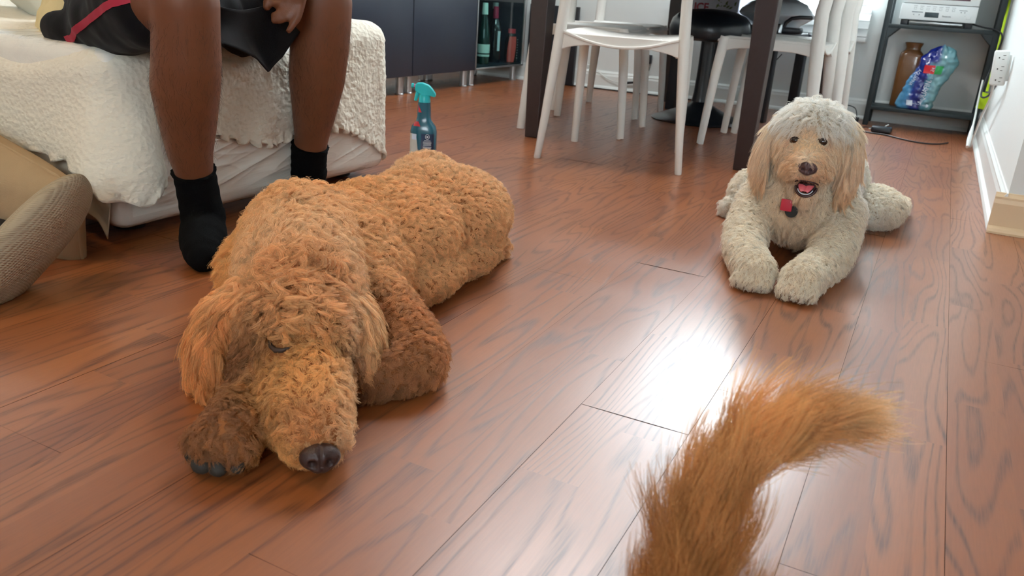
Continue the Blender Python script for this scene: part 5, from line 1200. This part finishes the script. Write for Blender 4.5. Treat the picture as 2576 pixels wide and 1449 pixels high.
G2 = [
 ((-.24, 2.25, .26), (0, 1, -.1), .026, .005, 1.0, .6, CW, .12), ((-.36, 2.2, .14), (-.4, .6, -.7), .026, .005, 1.0, .55, CW, .10), ((-.12, 2.2, .14), (.4, .6, -.7), .026, .005, 1.0, .55, CW, .10), ((-.25, 2.5, .2), (0, .7, -.6), .026, .005, 1.0, .6, CW, .1),
 ((-.236, 1.96, .13), (0, -.2, -1), .030, .0055, 1.0, .45, PE, .05), ((-.236, 1.98, .07), (0, -.3, -1), .030, .0055, 1.0, .45, PT, .04), ((-.31, 2.0, .14), (-.3, -.3, -.9), .028, .0055, 1.1, .5, CC, .04), ((-.16, 2.0, .14), (.3, -.3, -.9), .028, .0055, 1.1, .5, CC, .04),
 ((-.34, 1.95, .08), (-.2, -.6, -.7), .022, .005, 1.3, .58, CG, .05), ((-.13, 1.95, .08), (.2, -.6, -.7), .022, .005, 1.3, .58, CG, .05),
 ((-.30, 1.78, .06), (0, -1, -.4), .019, .0042, 1.3, .58, CG, .06), ((-.15, 1.78, .06), (0, -1, -.4), .019, .0042, 1.3, .58, CG, .06),
 ((-.262, 1.67, .04), (0, -1, -.9), .013, .0022, .7, .38, CG, .03), ((-.168, 1.66, .04), (0, -1, -.9), .013, .0022, .7, .38, CG, .03),
 ((-.43, 2.36, .09), (-.3, -.3, -.8), .024, .005, 1.2, .55, CG, .06), ((-.08, 2.46, .09), (.4, -.2, -.8), .024, .005, 1.2, .55, CG, .07), ((-.03, 2.65, .04), (.2, .9, -.4), .018, .004, 1.0, .5, CG, .05),
 # crown: fluffy, standing up and falling over the brow
 ((-.236, 2.02, .37), (0, .1, .3), .038, .0060, .9, .88, CW, .035), ((-.236, 1.955, .35), (0, -.7, .1), .036, .0050, .8, .78, CW, .022), ((-.285, 1.96, .335), (-.8, -.5, -.2), .036, .0050, .7, .70, CW, .018), ((-.185, 1.96, .335), (.8, -.5, -.2), .036, .0050, .7, .70, CW, .018),
 ((-.262, 1.935, .312), (-.5, -.7, -.8), .017, .0014, .4, .40, CW, .012), ((-.208, 1.935, .316), (.5, -.7, -.8), .017, .0016, .4, .42, CW, .010),
 ((-.31, 2.0, .33), (-.7, -.3, -.4), .044, .0060, .9, .72, CW, .03), ((-.16, 2.0, .34), (.7, -.3, -.4), .044, .0060, .9, .72, CW, .03),
 ((-.236, 1.93, .300), (0, .0, .6), .010, .0008, .3, .35, PE, .012), ((-.230, 1.91, .280), (0, .2, .9), .008, .0006, .3, .25, (232, 206, 170), .014),
 ((-.300, 1.95, .265), (-.5, -.1, -.9), .022, .0024, .5, .40, (236, 214, 184), .02), ((-.165, 1.95, .270), (.5, -.1, -.9), .022, .0024, .5, .40, (236, 214, 184), .02),
 ((-.260, 1.925, .285), (-.7, -.1, -.6), .007, .0006, .3, .25, (150, 108, 78), .009), ((-.203, 1.928, .290), (.7, -.1, -.6), .007, .0006, .3, .25, (150, 108, 78), .009),
 ((-.2145, 1.875, .216), (0, -.1, -1), .004, .0004, .3, .2, (190, 150, 120), .008),
 # muzzle: puffy whisker pads combed outward
 ((-.250, 1.885, .240), (-.9, .1, -.1), .016, .0016, .5, .40, (222, 194, 160), .013), ((-.193, 1.885, .244), (.9, .1, -.1), .016, .0016, .5, .40, (222, 194, 160), .013),
 ((-.262, 1.90, .215), (-.7, .1, -.7), .020, .0020, .5, .42, (226, 200, 168), .016), ((-.182, 1.90, .220), (.7, .1, -.7), .020, .0020, .5, .42, (226, 200, 168), .016),
 ((-.215, 1.89, .158), (0, .0, -1), .018, .0020, .5, .35, (236, 212, 184), .015), ((-.29, 1.97, .19), (-.4, 0, -.9), .028, .004, .8, .4, CC, .03), ((-.17, 1.97, .19), (.4, 0, -.9), .028, .004, .8, .4, CC, .03)]
EY1 = np.array((-.2595, 1.9185, .2865)); EY2 = np.array((-.2025, 1.9215, .2910)); NO2 = np.array((-.2155, 1.855, .2350)); MO2 = np.array((-.2140, 1.878, .1930))
def skip2(P):
    d = lambda c, r: np.linalg.norm(P-c, axis=1) < r
    mouth = (np.abs(P[:, 0]-MO2[0]) < .026) & (np.abs(P[:, 2]-MO2[2]) < .0165) & (P[:, 1] < 1.93)
    return d(EY1, .0128) | d(EY2, .0128) | d(NO2, .0175) | mouth
fur('fur', D2.data, D2L, D2, 240000, G2, FC, clump=.0072, tight=.74, r0=.00032, seed=11, skip=skip2, droop=.2, gain=1.5, fz=.0016)
GF1 = [((-.31, 2.0, .33), (-.4, -.2, -.9), .036, .003, .6, .30, CC, .025), ((-.345, 1.98, .25), (-.1, -.1, -1), .040, .0030, .6, .22, PE, .03), ((-.34, 1.97, .18), (.05, -.1, -1), .032, .003, .6, .18, PT, .03)]
GF2 = [((-.16, 2.0, .34), (.4, -.2, -.9), .036, .003, .6, .30, CC, .025), ((-.128, 1.98, .26), (.1, -.1, -1), .040, .0030, .6, .22, PE, .03), ((-.133, 1.97, .19), (-.05, -.1, -1), .034, .003, .6, .18, PT, .03)]
fur('ear_fur', F1.data, D2L, D2, 20000, GF1, FC, clump=.0065, tight=.7, r0=.00032, seed=12, droop=.35, gain=1.35)
fur('ear_fur', F2.data, D2L, D2, 20000, GF2, FC, clump=.0065, tight=.7, r0=.00032, seed=13, droop=.35, gain=1.35)
NOSE2 = mat('nose_brown', srgb(74, 52, 56), .36, var=.15, scale=70, bump=.4, bscale=500)
nose(D2, (-.2155, 1.862, .2385), (.03, -1, .06), .98, NOSE2)
EYEB = mat('eye_brown', srgb(34, 20, 14), .08, coat=.9)
for e in (EY1, EY2):
    make('eye', MB().ell(tuple(e+np.array((0, .002, 0))), (.0098, .0090, .0088)), EYEB, D2)
    make('eyelid', MB().tube([tuple(e+np.array((.0105*math.cos(a), -.0025, .0080*math.sin(a)))) for a in [2*math.pi*k/24 for k in range(25)]], .0009, 8), LASH, D2)
MOUTH = mat('mouth_dark', srgb(46, 22, 24), .5); TONG = mat('tongue_pink', srgb(206, 96, 108), .3, var=.05, coat=.3, bump=.2, bscale=500); GUM = mat('lip_dark', srgb(60, 34, 34), .4)
make('mouth_cavity', MB().ell((-.2140, 1.892, .1910), (.0215, .016, .0145)), MOUTH, D2)
tg = MB().grid(lambda u, v: (-.2140+(2*u-1)*.0165*math.sqrt(max(0, 1-.85*v**3)), 1.894-.0250*v, .1950-.0012*v-.0115*v*v*v+.0028*(1-abs(2*u-1)**2)-.0022*math.exp(-((2*u-1)/.18)**2)), 16, 12)
make('tongue', tg, TONG, D2, mods=[('SOLIDIFY', dict(thickness=.004)), ('SUBSURF', dict(levels=1, render_levels=2))])
lp = [(-.2140+.0225*math.cos(a), 1.878+.010*(1-abs(math.sin(a))), .1935+.0205*math.sin(a)*(1 if math.sin(a) < 0 else .25)) for a in [math.pi+math.pi*k/20 for k in range(21)]]
make('lower_lip', MB().tube(lp, [.0018]+[.0028]*19+[.0018], 10), GUM, D2)
top_ = [(-.2140+.0245*math.cos(a), 1.872+.012*(1-math.sin(a)), .2015+.0065*math.sin(a)) for a in [math.pi*k/20 for k in range(21)]]
make('upper_lip', MB().tube(top_, .0016, 8), GUM, D2)
th_ = [(-.2140+.0165*math.cos(a), 1.8745+.006*(1-abs(math.sin(a))), .1915+.0135*math.sin(a)) for a in [math.pi*1.08+math.pi*.84*k/14 for k in range(15)]]
make('teeth', MB().tube(th_, .0011, 6), PW, D2)
CRD = mat('crimson_tag', srgb(190, 44, 66), .45)
make('tag', MB().box((-.2655, 1.917, .124), (-.2395, 1.921, .152), .003, 2), CRD, D2)
make('tag', MB().lathe([(0, -.0015), (.0145, -.0015), (.0145, .0015), (0, .0015)], (-.2400, 1.9225, .1250), 24, Matrix.Rotation(math.pi/2, 4, 'X')), DARK, D2)
for cx, cy in ((-.262, 1.700), (-.168, 1.690)):
    for k in range(4):
        x = cx-.0265+.0177*k; y = cy-.052-.006*(k in (1, 2)); make('claw', MB().tube([(x, y+.012, .014), (x, y+.004, .011), (x, y-.001, .007)], [.0026, .0020, .0006], 8), mat('claw', srgb(120, 100, 84), .4) if k == 0 and cx < -.2 else bpy.data.materials['claw'], D2)

# ------------------------------------------------------------------ third dog: golden plumed tail in front of the camera
FG = fur_mat('golden_plume', .5, .4); UNG = mat('golden_underfur', srgb(170, 112, 56), .9, var=.08)
D3L = (-.05, .15, 0)
g = MB()
TP = [(-.055, .360, .140), (-.070, .430, .145), (-.083, .500, .156), (-.089, .541, .183), (-.085, .566, .210), (-.071, .593, .231), (-.047, .621, .243), (-.023, .641, .248), (-.003, .655, .249)]
# tail from the rump upward
chain(g, [(TP[0], .030), (TP[1], .022), (TP[2], .0175), (TP[3], .0155), (TP[4], .0135), (TP[5], .012), (TP[6], .010), (TP[7], .008), (TP[8], .006)])
g.ell((-.055, .22, .145), (.11, .15, .115)); g.ell((-.04, .0, .150), (.11, .22, .12)); g.ell((-.02, -.24, .155), (.12, .17, .125))
chain(g, [((-.02, -.33, .20), .085), ((-.02, -.46, .26), .07)]); g.ell((-.02, -.52, .28), (.075, .09, .07)); chain(g, [((-.02, -.58, .265), .045), ((-.02, -.66, .25), .032)])
for sx in (-1, 1):
    chain(g, [((-.04+sx*.09, .26, .10), .07), ((-.04+sx*.13, .20, .05), .045), ((-.04+sx*.13, .32, .03), .03), ((-.04+sx*.13, .37, .026), .026)])
    chain(g, [((-.02+sx*.08, -.26, .11), .055), ((-.02+sx*.10, -.34, .04), .036), ((-.02+sx*.09, -.50, .03), .03)])
    chain(g, [((-.02+sx*.06, -.50, .30), .03), ((-.02+sx*.085, -.49, .25), .028), ((-.02+sx*.09, -.49, .22), .02)])
D3 = body_obj('dog', g, .006, 4, UNG, D3L)
tag(D3, 'golden dog facing away, only its raised plumed tail reaching into the picture', 'dog')
GO = (206, 158, 102); GO2 = (180, 128, 76); GO3 = (224, 192, 146)
G3 = [((-.05, .15, .25), (0, 1, 0), .035, .004, .6, .35, GO, .15), ((-.03, -.2, .25), (0, 1, 0), .035, .004, .6, .35, GO, .2), ((-.02, -.55, .33), (0, 1, .2), .012, .001, .3, .3, GO, .08), ((-.02, -.64, .27), (0, 1, .2), .006, .0005, .3, .25, GO3, .04),
 ((-.065, .40, .15), (-.05, 1, .1), .034, .003, .5, .32, GO2, .05), ((-.080, .47, .15), (-.10, .8, .4), .048, .003, .5, .36, GO2, .035), ((-.088, .53, .17), (-.06, .45, .9), .050, .003, .5, .34, GO2, .03),
 ((-.086, .565, .205), (.15, .5, .85), .046, .003, .5, .28, GO, .03), ((-.07, .593, .231), (.5, .6, .5), .044, .003, .5, .30, GO, .03), ((-.045, .62, .243), (.75, .6, .22), .044, .003, .5, .28, GO2, .03), ((-.01, .65, .249), (.9, .45, .02), .034, .003, .5, .2, GO3, .03)]
fur('fur', D3.data, D3L, D3, 60000, G3, FG, clump=.011, tight=.6, r0=.00022, seed=21, droop=.08, npts=10, fz=.003, gain=1.25)
# long plume hairs on the tail only
tb = MB(); chain(tb, [(TP[k], r) for k, r in ((1, .024), (2, .02), (3, .017), (4, .015), (5, .013), (6, .011), (7, .009), (8, .006))])
tm = remeshed(tb, .004, 3)
G4 = [(p[0], p[1], p[2]*1.35, p[3]*1.4, p[4], p[5]*1.1, p[6], p[7]) for p in G3[4:]]
fur('tail_plume', tm, (0, 0, 0), D3, 15000, G4, FG, clump=.012, tight=.55, r0=.00018, seed=22, droop=.10, npts=10, fz=.007, vary=.6, gain=1.25)
bpy.data.meshes.remove(tm)
